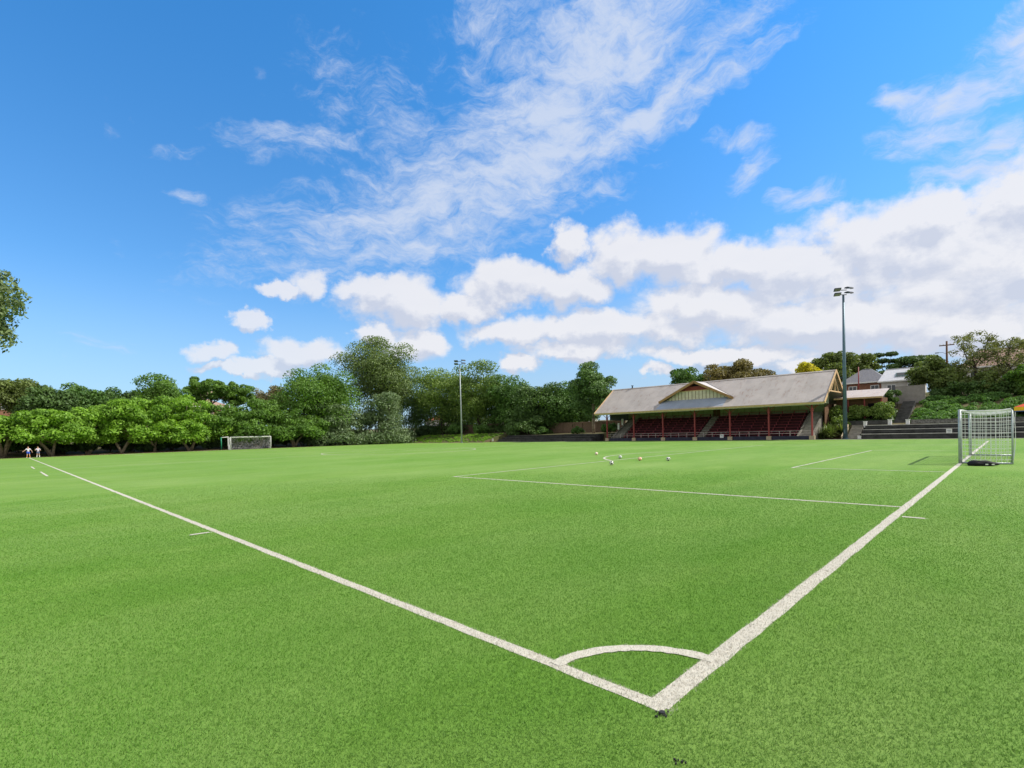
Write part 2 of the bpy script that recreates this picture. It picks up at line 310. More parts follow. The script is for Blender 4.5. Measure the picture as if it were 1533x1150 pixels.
def line_sheets():
    rg=np.random.default_rng(4); mb=MB()
    for k,(p,w) in enumerate(LINES):
        q=resample(p,.35 if len(p)<3 else .2); t=np.gradient(q,axis=0); t/=np.linalg.norm(t,axis=1)[:,None]; nn=np.stack([-t[:,1],t[:,0]],1)
        l=q+nn*(w/2+rg.uniform(-.012,.008,len(q)))[:,None]; r=q-nn*(w/2+rg.uniform(-.012,.008,len(q)))[:,None]
        z=.004+.0002*k
        v=[(*a,z) for a in l]+[(*a,z) for a in r]; n=len(q)
        mb.add(v,[(i,n+i,n+i+1,i+1) for i in range(n-1)])
    return mb
tag(line_sheets().build('line_markings',lm),kind='structure')
def in_lines(P_):
    m=np.zeros(len(P_),bool)
    for p,w in LINES:
        a=p[:-1];b=p[1:]
        for i in range(len(a)):
            lo=np.minimum(a[i],b[i])-w; hi=np.maximum(a[i],b[i])+w
            s=np.where((P_[:,0]>lo[0])&(P_[:,0]<hi[0])&(P_[:,1]>lo[1])&(P_[:,1]<hi[1]))[0]
            if not len(s): continue
            d=b[i]-a[i]; L=d@d; q=P_[s]-a[i]; t=np.clip(q@d/L,0,1); e=q-t[:,None]*d
            m[s[(e**2).sum(1)<(w/2)**2]]=True
    return m
# standing pile of the turf: blades thin out with distance and fade into the sheet
def pile():
    rg=np.random.default_rng(7); n=NBLADE
    r=rg.uniform(1.7,26,n); keep=rg.uniform(size=n)<np.clip((27-r)/19,0,1); r=r[keep]
    th=YAW+rg.uniform(-1.12,1.12,len(r)); p=np.stack([-3.23+r*np.cos(th),-1.81+r*np.sin(th)],1)
    k=(p[:,0]>-5.4); p=p[k]; r=r[k]; n=len(r)
    white=in_lines(p+rg.normal(0,.010,(n,2)))
    wd=(.0019+.00018*r)*rg.uniform(.7,1.3,n); ht=rg.uniform(.010,.021,n)
    a=rg.uniform(0,2*math.pi,n); lean=rg.uniform(.2,1.3,n)*ht; la=rg.normal(.6,1.4,n)
    dx=np.stack([np.cos(a),np.sin(a)],1)*wd[:,None]
    z0=np.zeros(n)+.001
    A=np.concatenate([p-dx,z0[:,None]],1);B=np.concatenate([p+dx,z0[:,None]],1)
    T_=np.concatenate([p+np.stack([np.cos(la),np.sin(la)],1)*lean[:,None]+dx*.2,(ht*.9+.003)[:,None]],1)
    V=np.stack([A,B,T_],1).reshape(-1,3)
    def bm_(name,a,b,tr):
        m=bpy.data.materials.new(name); m.use_nodes=True; N=NT(m.node_tree); m.node_tree.nodes.clear()
        at=N.new('ShaderNodeAttribute',attribute_name='rnd').outputs['Fac']; g=N.new('ShaderNodeNewGeometry').outputs['Position']
        mid=N.noise(N.mapping(g,scale=(.35,1.6,1)),.55,5,.6); big=N.noise(g,.11,5,.6); fine=N.noise(g,5,4,.7)
        c=N.mix(at,a,b)
        if name!='line_blade':
            c=N.mix(N.math('MULTIPLY',N.ramp(mid,.3,.7),.45),c,N.mix(1.,c,BLADE_M,'MULTIPLY'))
            c=N.mix(N.math('MULTIPLY',N.ramp(fine,.35,.65),.18),c,N.mix(1.,c,(.72,.78,.7),'MULTIPLY'))
        if name!='line_blade':
            pt=N.noise(N.mapping(g,scale=(.8,1.25,1)),.42,6,.65); pt2=N.noise(g,.05,3,.5)
            pf=N.math('ADD',N.math('MULTIPLY',N.ramp(pt,.36,.66),.55),N.math('MULTIPLY',N.ramp(pt2,.38,.62),.45))
            c=N.mix(pf,N.mix(1.,c,PATCH_D,'MULTIPLY'),N.mix(1.,c,PATCH_L,'MULTIPLY'))
        p_=N.new('ShaderNodeBsdfPrincipled'); N.l.new(c,p_.inputs['Base Color']); p_.inputs['Roughness'].default_value=.5; p_.inputs['Specular IOR Level'].default_value=.12
        t=N.new('ShaderNodeBsdfTranslucent'); N.l.new(c,t.inputs[0]); x=N.new('ShaderNodeMixShader'); x.inputs[0].default_value=tr
        N.l.new(p_.outputs[0],x.inputs[1]); N.l.new(t.outputs[0],x.inputs[2]); N.l.new(x.outputs[0],N.new('ShaderNodeOutputMaterial').inputs[0]); return m
    rnd=np.clip(rg.normal(.5,.28,n),0,1)
    o=npmesh('grass',V,3,[bm_('turf_blade',BLADE_A,BLADE_B,.35),bm_('line_blade',(.45,.42,.36),(.60,.56,.48),.3)],white.astype(int),rnd)
    tag(o,'short green artificial turf pile with white painted lines','turf',kind='stuff')
pile()
# rubber plug at the corner and a scrap beside it
mblk=mat('black_rubber',(.02,.02,.022),.7,.3,bump=.5,bscale=80)
t=thing('flag_socket','small dark corner flag socket sunk in the turf at the tip of the white corner','socket',(-.085,-.075,0))
mb=MB(); mb.tube([(0,0,0),(0,0,.022)],[.026,.02],14); mb.build('plug',mblk,t)
mb=MB(); rg=random.Random(3)
for i in range(9):
    a=rg.uniform(0,6.28); d=rg.uniform(.0,.07); x=math.cos(a)*d-.01; y=math.sin(a)*d*.5+.05*rg.uniform(-1,1)
    mb.box(x,x+rg.uniform(.005,.012),y,y+rg.uniform(.004,.009),.001,rg.uniform(.010,.016))
tag(mb.build('rubber_crumb',mblk,t),kind='stuff')
mb=MB()
for i in range(8):
    x=rg.uniform(-.05,.05); y=rg.uniform(-.02,.02); mb.box(x,x+rg.uniform(.005,.012),y,y+rg.uniform(.004,.008),.004,rg.uniform(.012,.019))
o=mb.build('scrap',mblk); o.location=(-.49,-.39,0); o.rotation_euler=(0,0,-.7); tag(o,'dark scrap of rubber lying on the turf near the bottom of the picture','scrap')
# ---------------------------------------------------------------- goals
alu=mat('weathered_aluminium',(.42,.47,.48),.45,.5,metal=.25,var=.25,vscale=6)
white=mat('white_paint',(.78,.78,.76),.5,.4,var=.12,vscale=3)
netm=mat('net_cord',(.80,.80,.80),.8,.2)
def make_goal():
    t=thing('football_goal','','goal',(Wd/2,0,0),0,'football goals at both ends of the pitch')
    hw=3.67; Hh=2.42; dp=1.72; r=.058
    for s in(-1,1):
        mb=MB(); x=s*hw; mb.tube([(x,0,0),(x,0,Hh+.04)],[.062,.062],16); mb.build('post',alu,t,True)
    MB().tube([(-hw,0,Hh),(hw,0,Hh)],.07,16).build('crossbar',alu,t,True)
    for s in(-1,1):
        x=s*hw; mb=MB()
        mb.tube([(x,-.05,.04),(x,-dp,.04)],.035,10); mb.build('side_rail',alu,t,True)
        mb=MB(); mb.tube([(x,-dp,.0),(x,-dp,Hh-.05)],.03,10); mb.build('rear_post',alu,t,True)
        mb=MB(); mb.tube([(x,-.05,Hh-.02),(x,-dp,Hh-.05)],.028,10); mb.build('top_rail',white,t,True)
    MB().tube([(-hw,-dp,.04),(hw,-dp,.04)],.035,10).build('rear_rail',alu,t,True)
    mb=MB(); g=.165; c=.0095
    def sag(x,y,z):
        return (x,y,z)
    rg=random.Random(5)
    ny=int(dp/g); nz=int(Hh/g); nx=int(2*hw/g)
    for s in(-1,1):
        for i in range(ny+1):
            y=-dp*i/ny; b=lambda z:.05*s*math.sin(math.pi*z/Hh)*math.sin(math.pi*min(1,i/ny))
            mb.tube([(s*hw+b(z)+rg.uniform(-.006,.006),y+rg.uniform(-.01,.01),z) for z in np.linspace(.04,Hh,7)],c,3,cap=False)
        for j in range(nz+1):
            z=.04+(Hh-.04)*j/nz
            mb.tube([(s*hw+.05*s*math.sin(math.pi*z/Hh)*math.sin(math.pi*u),-dp*u,z-.03*math.sin(math.pi*u)) for u in np.linspace(0,1,6)],c,3,cap=False)
    def back(u,z): # bulge of the rear panel
        return -dp-.10*math.sin(math.pi*z/Hh)**.7
    for i in range(nx+1):
        x=-hw+2*hw*i/nx
        mb.tube([(x+rg.uniform(-.01,.01),back(x,z),z) for z in np.linspace(.04,Hh-.05,7)],c,3,cap=False)
        sg=.16*math.sin(math.pi*i/nx)**.5
        mb.tube([(x,-dp*u,Hh-.03-sg*math.sin(math.pi*u)) for u in np.linspace(0,1,7)],c,3,cap=False)
    for j in range(nz+1):
        z=.04+(Hh-.09)*j/nz; mb.tube([(x,back(x,z),z+.015*math.sin(x*5+j)) for x in np.linspace(-hw,hw,12)],c,3,cap=False)
    for j in range(ny+1):
        u=j/ny; mb.tube([(x,-dp*u,Hh-.03-.16*(max(0,math.sin(math.pi*(x+hw)/(2*hw)))**.5)*math.sin(math.pi*u)) for x in np.linspace(-hw,hw,15)],c,3,cap=False)
    for s in(-1,1): # bunched edge cords
        mb.tube([(s*hw*1.0,-.06-1.62*u,Hh+.02-.10*math.sin(math.pi*u)) for u in np.linspace(0,1,8)],.022,5)
        mb.tube([(s*hw,-.07,z) for z in np.linspace(.03,Hh,4)],.012,5)
    mb.build('net',netm,t)
    return t
G1=make_goal(); G1['label']='nearby football goal seen from its side, with white net and grey posts'
G2=copy_tree(G1); G2.location=(Wd/2,Ld+.35,0); G2.rotation_euler=(0,0,math.pi); G2['label']='far football goal facing us in front of the trees'
for ch in [q for q in bpy.data.objects if q.parent==G2 and q.name.split('.')[0] in('post','crossbar','rear_post')]:
    ch.data=ch.data.copy(); ch.data.materials[0]=mat('worn_white_paint',(.55,.55,.53),.5,.4) if 'worn_white_paint' not in bpy.data.materials else bpy.data.materials['worn_white_paint']
# ---------------------------------------------------------------- balls
def ico_dirs():
    g=(1+5**.5)/2; v=[]
    for a in(-1,1):
        for b in(-g,g): v+=[(0,a,b),(a,b,0),(b,0,a)]
    v=np.array(v,float); return v/np.linalg.norm(v[0])
def ball(x,y,main,panel,label,rz):
    bm=bmesh.new(); bmesh.ops.create_icosphere(bm,subdivisions=4,radius=.118); me=bpy.data.meshes.new('football')
    d=ico_dirs()
    for f in bm.faces:
        c=np.array(f.calc_center_median()); c/=np.linalg.norm(c); f.material_index=1 if (d@c).max()>math.cos(R(21)) else 0; f.smooth=True
    for v_ in bm.verts:
        c=np.array(v_.co); c/=np.linalg.norm(c); e=abs(math.degrees(math.acos(min(1,(d@c).max())))-21)
        if e<2: v_.co*=.985
    bm.to_mesh(me); bm.free(); me.materials.append(main); me.materials.append(panel)
    o=link('football',me); o.location=(x,y,.117); o.rotation_euler=(.4*rz,.7,rz); tag(o,label,'ball',group='footballs left around the edge of the penalty area')
bw=mat('ball_white',(.72,.70,.66),.4,.4); bp=mat('ball_pink',(.75,.36,.25),.4,.4); bd=mat('ball_dark',(.03,.04,.04),.4,.4); bg_=mat('ball_green',(.05,.16,.13),.4,.4); bo=mat('ball_orange',(.75,.25,.08),.4,.4)
ball(29.81,21.59,bw,bp,'white and pink football farthest left and farthest away of the five',.3)
ball(26.08,17.03,bw,bg_,'white and green football lying inside the mouth of the penalty arc',1.2)
ball(20.66,14.11,bw,bd,'white football with dark patches, nearest of the five to us',2.1)
ball(24.62,14.68,bo,bw,'orange football lying between the green one and the dark one',3.3)
ball(25.2,13.09,bw,bd,'dark and white football farthest right of the five',4.5)
# ---------------------------------------------------------------- sports bag by the goal
def bag():
    t=thing('sports_bag','black sports bag with white patches lying flat beside the near goal post','bag',(26.55,-.82,0),R(-83))
    bm=bmesh.new(); bmesh.ops.create_uvsphere(bm,u_segments=28,v_segments=16,radius=1)
    for v in bm.verts:
        x,y,z=v.co; x=math.copysign(abs(x)**.8,x)
        n=.10*math.sin(7*x+2*y)+.08*math.sin(11*y+4*x+z*5)
        v.co=(x*.52,y*.21*(1+n)*(1-.25*x),max(-.6,z)*.14*(1+n-.35*x)+.085)
    me=bpy.data.meshes.new('body'); bm.to_mesh(me); bm.free(); me.materials.append(mat('bag_cloth',(.012,.012,.016),.75,.3,bump=.6,bscale=14)); me.polygons.foreach_set('use_smooth',[True]*len(me.polygons)); link('body',me,t)
    MB().tube([(-.25,-.12,.16),(-.15,-.2,.22),(.05,-.2,.2),(.16,-.12,.13)],.013,6).build('handle',mblk,t,True)
    MB().tube([(-.42,.0,.17),(0,.02,.232),(.4,0,.14)],.009,5).build('zip',mat('zip_grey',(.3,.3,.32),.4),t,True)
    for x,y in((.1,-.185),(.30,-.155)):
        MB().box(x-.045,x+.045,y-.02,y+.02,.05,.10).build('patch',white,t)
bag()
# ---------------------------------------------------------------- floodlights
polem=mat('galvanised_blue_grey',(.10,.17,.22),.5,.5,metal=.3,var=.2,vscale=4); polel=mat('galvanised_light',(.40,.44,.46),.5,.5,metal=.3,var=.2,vscale=4)
headm=mat('lamp_housing',(.05,.055,.065),.5,.4); lens=mat('lamp_lens',(.30,.33,.36),.15,.6)
def floodlight(x,y,h,r0,r1,m,label,ang,sc_=1.):
    t=thing('floodlight',label,'floodlight',(x,y,0),0,'floodlight masts beside the pitch')
    MB().tube([(0,0,0),(0,0,h*.5),(0,0,h-.9*sc_)],[r0,(r0+r1)/2,r1],14).build('pole',m,t,True)
    mb=MB(); mb.tube([(0,0,0),(0,0,.04)],r0*1.6,14); 
    for k in range(6): mb.tube([(r0*1.35*math.cos(k*1.047),r0*1.35*math.sin(k*1.047),.04),(r0*1.35*math.cos(k*1.047),r0*1.35*math.sin(k*1.047),.09)],.02,6)
    mb.build('base_plate',m,t)
    mb=MB(); mb.box(-r0*1.02,-r0*.95,-.07,.07,.7,1.25); mb.build('access_door',m,t)
    c,s=math.cos(ang),math.sin(ang)
    for z,k in((h-.25,1),(h-.85,1)):
        L=.42*sc_; MB().tube([(-c*L,-s*L,z),(c*L,s*L,z)],.05*sc_,8).build('crossarm',headm,t,True)
        for e in(-1,1):
            hd=MB(); w=.36*sc_; # shallow tapered housing tilted down towards the pitch
            pr=[(-.34,.02),(-.30,.10),(-.05,.17),(.26,.09),(.38,-.01),(.36,-.05),(-.32,-.05)]
            hd.prism([(a*sc_*1.1,b*sc_) for a,b in pr],'x',-w,w)
            o=hd.build('luminaire',headm,t); 
            le=MB(); le.box(-w*.9,w*.9,-.33*sc_,.36*sc_,-.075*sc_,-.052*sc_); lo=le.build('lens',lens,o)
            br=MB(); br.box(-w*1.05,-w*1.0,-.05,.05,-.12*sc_,.12*sc_); br.box(w*1.0,w*1.05,-.05,.05,-.12*sc_,.12*sc_); br.box(-w*1.05,w*1.05,-.03,.03,.12*sc_+.0,.15*sc_); br.build('bracket',headm,o)
            o.location=(c*e*.74*sc_,s*e*.74*sc_,z+.06+(.18*sc_ if e>0 else 0)); o.rotation_euler=(R(14)*e,0,ang+R(18)*e)
    return t
floodlight(74,13.84,19.45,.26,.12,polem,'tall blue grey floodlight mast between grandstand and right hand terrace',math.atan2(-math.cos(YAW),math.sin(YAW)))
floodlight(66.6,82.4,17.6,.17,.08,polel,'slimmer pale grey floodlight mast standing in front of the olive topped trees',math.atan2(-math.cos(YAW),math.sin(YAW))+.25,1.05)
# ---------------------------------------------------------------- grandstand
maroon=mat('maroon_paint',(.30,.05,.05),.55,.4,var=.3,vscale=5); seatm=mat('maroon_boards',(.34,.065,.085),.65,.3,var=.45,vscale=4,stretch=(1,.3,1))
cream=mat('cream_boards',(.60,.56,.42),.7,.3,var=.2,vscale=2); creamg=mat('green_cream_wall',(.30,.34,.20),.7,.3,var=.15,vscale=1.5); fasc=mat('ochre_fascia',(.50,.38,.17),.6,.3,var=.25,vscale=3)
barge=mat('barge_tan',(.62,.42,.22),.6,.3,var=.25,vscale=3); conc=mat('concrete',(.33,.31,.27),.9,.2,var=.35,vscale=2,bump=.3); concd=mat('stained_concrete',(.11,.11,.105),.9,.2,var=.45,vscale=1.5,bump=.3)
navy=mat('dark_front_wall',(.035,.04,.065),.75,.3,var=.4,vscale=1.5); wood=mat('dark_brown_boards',(.16,.085,.045),.8,.2,var=.45,vscale=3,stretch=(1,1,6)); plinm=mat('sandstone',(.48,.40,.27),.9,.2,var=.3,vscale=5,bump=.4)
dark=mat('dark_opening',(.008,.008,.01),.9,.1); red=mat('gable_red',(.22,.04,.03),.6,.3,var=.2)
def roofmat(name,a,b,rust,ax=1,pitch_=.076,ruststr=.5):
    m=bpy.data.materials.new(name); m.use_nodes=True; N=NT(m.node_tree); bs=m.node_tree.nodes['Principled BSDF']
    v=N.new('ShaderNodeTexCoord').outputs['Object']; sx=N.new('ShaderNodeSeparateXYZ'); N.l.new(v,sx.inputs[0])
    # individual sheets weather differently
    wn=N.new('ShaderNodeTexWhiteNoise',noise_dimensions='2D'); cbx=N.new('ShaderNodeCombineXYZ')
    N.l.new(N.math('FLOOR',N.math('DIVIDE',sx.outputs[ax],.76)),cbx.inputs[0]); N.l.new(N.math('FLOOR',N.math('DIVIDE',sx.outputs[1-ax],1.95)),cbx.inputs[1]); N.l.new(cbx.outputs[0],wn.inputs[0])
    sc3=(1.6,.25,1) if ax==0 else (.25,1.6,1)
    st=N.noise(N.mapping(v,scale=sc3),1.6,7,.65); bl=N.noise(v,.45,5,.6)
    c=N.mix(N.math('ADD',N.math('MULTIPLY',wn.outputs[0],.45),N.math('MULTIPLY',N.ramp(bl,.3,.7),.55)),a,b)
    f=N.math('MULTIPLY',N.math('MULTIPLY',N.ramp(st,.50,.72),N.ramp(bl,.38,.62)),ruststr)
    c=N.mix(f,c,rust); N.l.new(c,bs.inputs['Base Color']); bs.inputs['Roughness'].default_value=.6; bs.inputs['Metallic'].default_value=.12; bs.inputs['Specular IOR Level'].default_value=.35
    wv=N.math('SINE',N.math('MULTIPLY',sx.outputs[ax],2*math.pi/pitch_)); b_=N.new('ShaderNodeBump'); b_.inputs['Strength'].default_value=.35; b_.inputs['Distance'].default_value=.018
    N.l.new(wv,b_.inputs['Height']); N.l.new(b_.outputs[0],bs.inputs['Normal']); return m
iron=roofmat('corrugated_iron',(.45,.405,.37),(.35,.315,.285),(.24,.15,.11),ruststr=.75); newiron=roofmat('newer_blue_iron',(.33,.37,.44),(.26,.30,.37),(.30,.26,.22),ruststr=.15)
irong=roofmat('corrugated_iron_gablet',(.50,.47,.45),(.42,.39,.37),(.25,.16,.11),ax=0)
gs_=thing('grandstand','old timber grandstand with corrugated iron gable roof and maroon bench rows','grandstand',(72,33,0))
def gp(mb,name,m,parent=None,smooth=False):
    """parts are modelled in world coordinates; move them under the stand's base"""
    off=Vector((72,33,0)); mb.v=[tuple(Vector(q)-off) for q in mb.v]; return mb.build(name,m,parent or gs_,smooth)
XE,XR,XB=70.8,77.0,83.2; ZE,ZR=4.9,9.3; YA,YB=15.4,50.8; k=(ZR-ZE)/(XR-XE)
th=.06
f=MB(); f.prism([(XE,ZE),(XR,ZR),(XR,ZR-th),(XE,ZE-th)],'y',YA,YB); roof=gp(f,'roof',iron)
f=MB(); f.prism([(XR,ZR),(XB,ZE),(XB,ZE-th),(XR,ZR-th)],'y',YA,YB); gp(f,'rear_roof',iron)
gp(MB().prism([(XR-.22,ZR-.10),(XR,ZR+.06),(XR+.22,ZR-.10),(XR,ZR+.01)],'y',YA-.02,YB+.02),'ridge_cap',iron,roof)
gp(MB().tube([(XR,46.9,ZR),(XR,46.9,ZR+.42)],[.12,.09],10).box(XR-.16,XR+.16,46.74,47.06,ZR+.42,ZR+.5),'roof_vent',dark,roof)
gp(MB().box(XE-.14,XE-.02,YA,YB,ZE-.26,ZE-.04),'gutter',fasc)
gp(MB().box(XE,XE+.05,YA+.03,YB-.03,ZE-.36,ZE-.08),'fascia',cream)
for y in(YA,YB):
    s=-1 if y==YA else 1
    for a,b in(((XE-.05,ZE-.10),(XR,ZR-.07)),((XR,ZR-.07),(XB,ZE-.10))):
        gp(MB().beam((a[0],y+s*.04,a[1]),(b[0],y+s*.04,b[1]),.07,.34),'barge_board',barge)
    yy=y-s*1.35
    gp(MB().prism([(73.6,6.7),(XR,ZR-.25),(80.4,6.7)],'y',yy-.04,yy+.04),'gable_boards',wood)
    mb=MB(); mb.beam((73.2,y-s*.2,6.4),(80.8,y-s*.2,6.4),.12,.16); mb.beam((XR,y-s*.2,6.4),(XR,y-s*.2,ZR-.3),.12,.14)
    mb.beam((75,y-s*.2,6.45),(XR,y-s*.2,8.3),.09,.1); mb.beam((79,y-s*.2,6.45),(XR,y-s*.2,8.3),.09,.1); gp(mb,'gable_truss',barge)
# purlins and rafters seen from below
mb=MB()
for y in np.arange(YA+.5,YB,1.77): mb.beam((XE+.1,y,ZE-.14),(XR,y,ZR-.16),.06,.12)
gp(mb,'rafters',creamg)
Yc,hw,zb,za=33.3,5.55,6.42,9.12; Xf=72.85
m_=(za-zb)/hw
gr=MB()
for s in(-1,1):
    # each gablet slope runs back until it meets the main roof
    def xm(z): return XE+(z-ZE)/k
    A=(Xf-.55,Yc,za);B=(Xf-.55,Yc+s*hw*1.07,za-m_*hw*1.07);D=(xm(za-m_*hw*1.07)+.0,Yc+s*hw*1.07,za-m_*hw*1.07);E_=(xm(za),Yc,za)
    v=[A,B,D,E_]; v2=[(a,b,c-.05) for a,b,c in v]
    gr.add(v+v2,[(0,1,2,3),(7,6,5,4),(0,4,5,1),(1,5,6,2),(2,6,7,3),(3,7,4,0)])
gab=thing('gablet',None,None); gab.parent=gs_; gab.location=(0,0,0)
gp(gr,'gablet_roof',irong,gab)
gp(MB().prism([(Yc-hw+.35,zb-.3),(Yc+hw-.35,zb-.3),(Yc+2.75,7.7),(Yc-2.75,7.7)],'x',Xf,Xf+.05),'boarded_face',cream,gab)
mb=MB()
for i in range(-9,10):
    y=Yc+i*.56; zt=min(7.63,za-m_*abs(y-Yc)-.15)
    if zt>zb: mb.box(Xf-.03,Xf-.002,y-.03,y+.03,zb-.2,zt)
gp(mb,'battens',mat('batten_brown',(.14,.08,.05),.7),gab)
gp(MB().prism([(Yc-2.8,7.7),(Yc+2.8,7.7),(Yc,za-.12)],'x',Xf-.02,Xf+.05),'gable_peak',red,gab)
gp(MB().prism([(Yc-.9,8.35),(Yc+.9,8.35),(Yc,8.8)],'x',Xf-.06,Xf-.022),'peak_vent',dark,gab)
gp(MB().box(Xf-.05,Xf-.003,Yc-2.85,Yc+2.85,7.64,7.74),'peak_rail',barge,gab)
for s in(-1,1): gp(MB().beam((Xf-.58,Yc+s*hw*1.07,za-m_*hw*1.07-.10),(Xf-.58,Yc,za-.10),+.07,.36),'gablet_barge',mat('gablet_brown',(.36,.21,.09),.6,.3,var=.3),gab)
f=MB()
def on(x,e): return ZE+(x-XE)*k+e
f.add([(71.0,28.4,on(71.0,.03)),(71.0,39.1,on(71.0,.03)),(Xf-.03,38.7,on(Xf-.03,.03)),(Xf-.03,28.3,on(Xf-.03,.03)),(71.0,28.4,on(71.0,.004)),(71.0,39.1,on(71.0,.004)),(Xf-.03,38.7,on(Xf-.03,.004)),(Xf-.03,28.3,on(Xf-.03,.004))],
 [(0,1,2,3),(7,6,5,4),(0,4,5,1),(1,5,6,2),(2,6,7,3),(3,7,4,0)]); gp(f,'skirt_roof',newiron,gab)
for s in(-1,1):
    zz=za-m_*hw*1.07; gp(MB().beam((XE+(zz-ZE)/k,Yc+s*hw*1.07,zz+.02),(XE+(za-ZE)/k,Yc,za+.02),.10,.05),'valley_flashing',mat('lead_flashing',(.06,.06,.07),.6),gab)
cols=[17.14+i*5.32 for i in range(7)]
for y in cols:
    mb=MB(); mb.box(72-.09,72+.09,y-.09,y+.09,.5,ZE-.1)
    c=gp(mb,'column',maroon)
    gp(MB().box(72-.2,72+.2,y-.32,y+.32,-.0,.52),'plinth',plinm,c)
    for s in(-1,1):
        gp(MB().tube([(72,y+s*.09,3.9),(72,y+s*.35,4.25),(72,y+s*.85,4.62),(72,y+s*.9,4.72)],.045,6),'bracket',maroon,c)
    gp(MB().box(72-.14,72+.14,y-.14,y+.14,3.75,3.88),'collar',maroon,c)
gp(MB().box(71.9,72.05,YA+1.7,49.1,4.62,4.86),'eave_beam',fasc)
mb=MB()
for a,b in zip(cols[:-1],cols[1:]): mb.box(72.02,72.18,a+.32,b-.32,0,.5)
gp(mb,'front_wall',navy)
mb=MB(); 
for a,b in zip(cols[:-1],cols[1:]):
    for z in(1.18,.86): mb.tube([(72.0,a+.1,z),(72.0,b-.1,z)],.022,6)
    for i in range(1,4): mb.tube([(72.0,a+(b-a)*i/4,.5),(72.0,a+(b-a)*i/4,1.18)],.025,6)
gp(mb,'railing',mat('pale_rail',(.50,.44,.42),.5,.4))
# stepped tiers and benches
NT_=9; rise=.40; run=.70; x0=73.1
blocks=[(19.2,32.1),(33.3,46.7)]
tb=MB()
for i in range(NT_): tb.box(x0+i*run,79.4,19.2,46.7,(.5+i*rise-rise if i else 0)+ (0.002 if i else 0),.5+i*rise)
gp(tb,'stepped_tiers',mat('maroon_tier',(.085,.022,.03),.8,.2,var=.4,vscale=2))
for i in range(NT_):
    for a,b in blocks:
        z=.5+i*rise; x=x0+i*run+.22
        mb=MB(); 
        for q in(0,.15): mb.box(x+q,x+q+.125,a+.05,b-.05,z+.36,z+.40)
        yy=a+.4
        while yy<b: mb.box(x+.02,x+.24,yy-.03,yy+.03,z,z+.358); yy+=1.6
        gp(mb,'bench',seatm)
def flight(y0,y1,m,n=2*NT_,xa=72.35,za_=0.,sx_=None):
    mb=MB(); tot=.5+(NT_-1)*rise; xe=x0+NT_*run-.5
    for i in range(n):
        xa_=xa+(xe-xa)*i/n; mb.box(xa_,xe+.02,y0,y1,tot*i/n+.001,tot*(i+1)/n)
    return mb
concd2=mat('weathered_concrete',(.25,.235,.20),.9,.2,col2=(.13,.12,.10),vscale=2.5,bump=.3)
gp(flight(32.15,33.25,0),'aisle_steps',concd2); gp(flight(17.45,18.9,0),'end_steps',conc); gp(flight(46.95,48.5,0),'end_steps',concd2)
tot=.5+(NT_-1)*rise
for y in(17.22,18.92,46.72,48.52):
    gp(MB().prism([(72.4,0),(72.4,.45),(79.2,tot+.4),(79.3,tot+.4),(79.3,0)],'y',y,y+.2),'stair_wall',concd2)
for y in(48.63,):
    for x,z in((75.0,2.1),(76.3,2.85)): gp(MB().box(x-.14,x+.14,y-.14,y+.14,z-.1,z+1.05),'stair_pillar',white)
# back wall with door, side walls
mb=MB(); mb.box(79.4,79.55,YA+1.5,32.2,0,7.5); mb.box(79.4,79.55,33.4,49.3,0,7.5); mb.box(79.4,79.55,32.2,33.4,6.2,7.5); gp(mb,'back_wall',creamg)
gp(MB().box(79.7,79.75,31.5,34.1,3.5,6.3),'door_opening',dark)
mb=MB()
for y in np.arange(YA+2,49,1.1): mb.box(79.37,79.398,y-.02,y+.02,3.8,7.4)
gp(mb,'wall_battens',mat('batten_green',(.15,.17,.10),.7))
gp(MB().prism([(76.5,4.9),(79.4,4.9),(79.4,7.6),(77,7.6)],'y',YA+1.45,YA+1.55),'side_wall',creamg)
gp(MB().prism([(77.2,0),(79.4,0),(79.4,4.88),(77.2,4.2)],'y',YA+1.45,YA+1.55),'side_wall',wood)
gp(MB().prism([(73.4,3.6),(79.4,3.6),(79.4,7.6),(76.0,7.6),(73.4,6.3)],'y',49.3,49.4),'side_wall',mat('grey_louvre_wall',(.16,.19,.22),.7,.3,var=.3))
gp(MB().box(79.6,83.0,YA+1.6,49.2,2,ZE-.05),'rear_rooms',wood)
# small white notice on the front wall
def notice(x,y,z,s,label,rz=0,grp=None):
    t=thing('notice',label,'sign',(x,y,z),rz,grp)
    MB().box(-.012,.012,-s*.5,s*.5,-s*.5,s*.5).build('board',white,t)
    MB().box(-.016,-.013,-s*.3,s*.3,s*.12,s*.3).box(-.016,-.013,-s*.3,s*.3,-.05*s,.02*s).box(-.016,-.013,-s*.3,s*.15,-.25*s,-.18*s).build('print',mat('print_grey',(.25,.28,.33),.7),t)
notice(71.98,29.0,.62,.52,'small white notice on the dark front wall of the grandstand')
notice(73.93,3.6,.82,.52,'small white notice on the front of the right hand terrace')
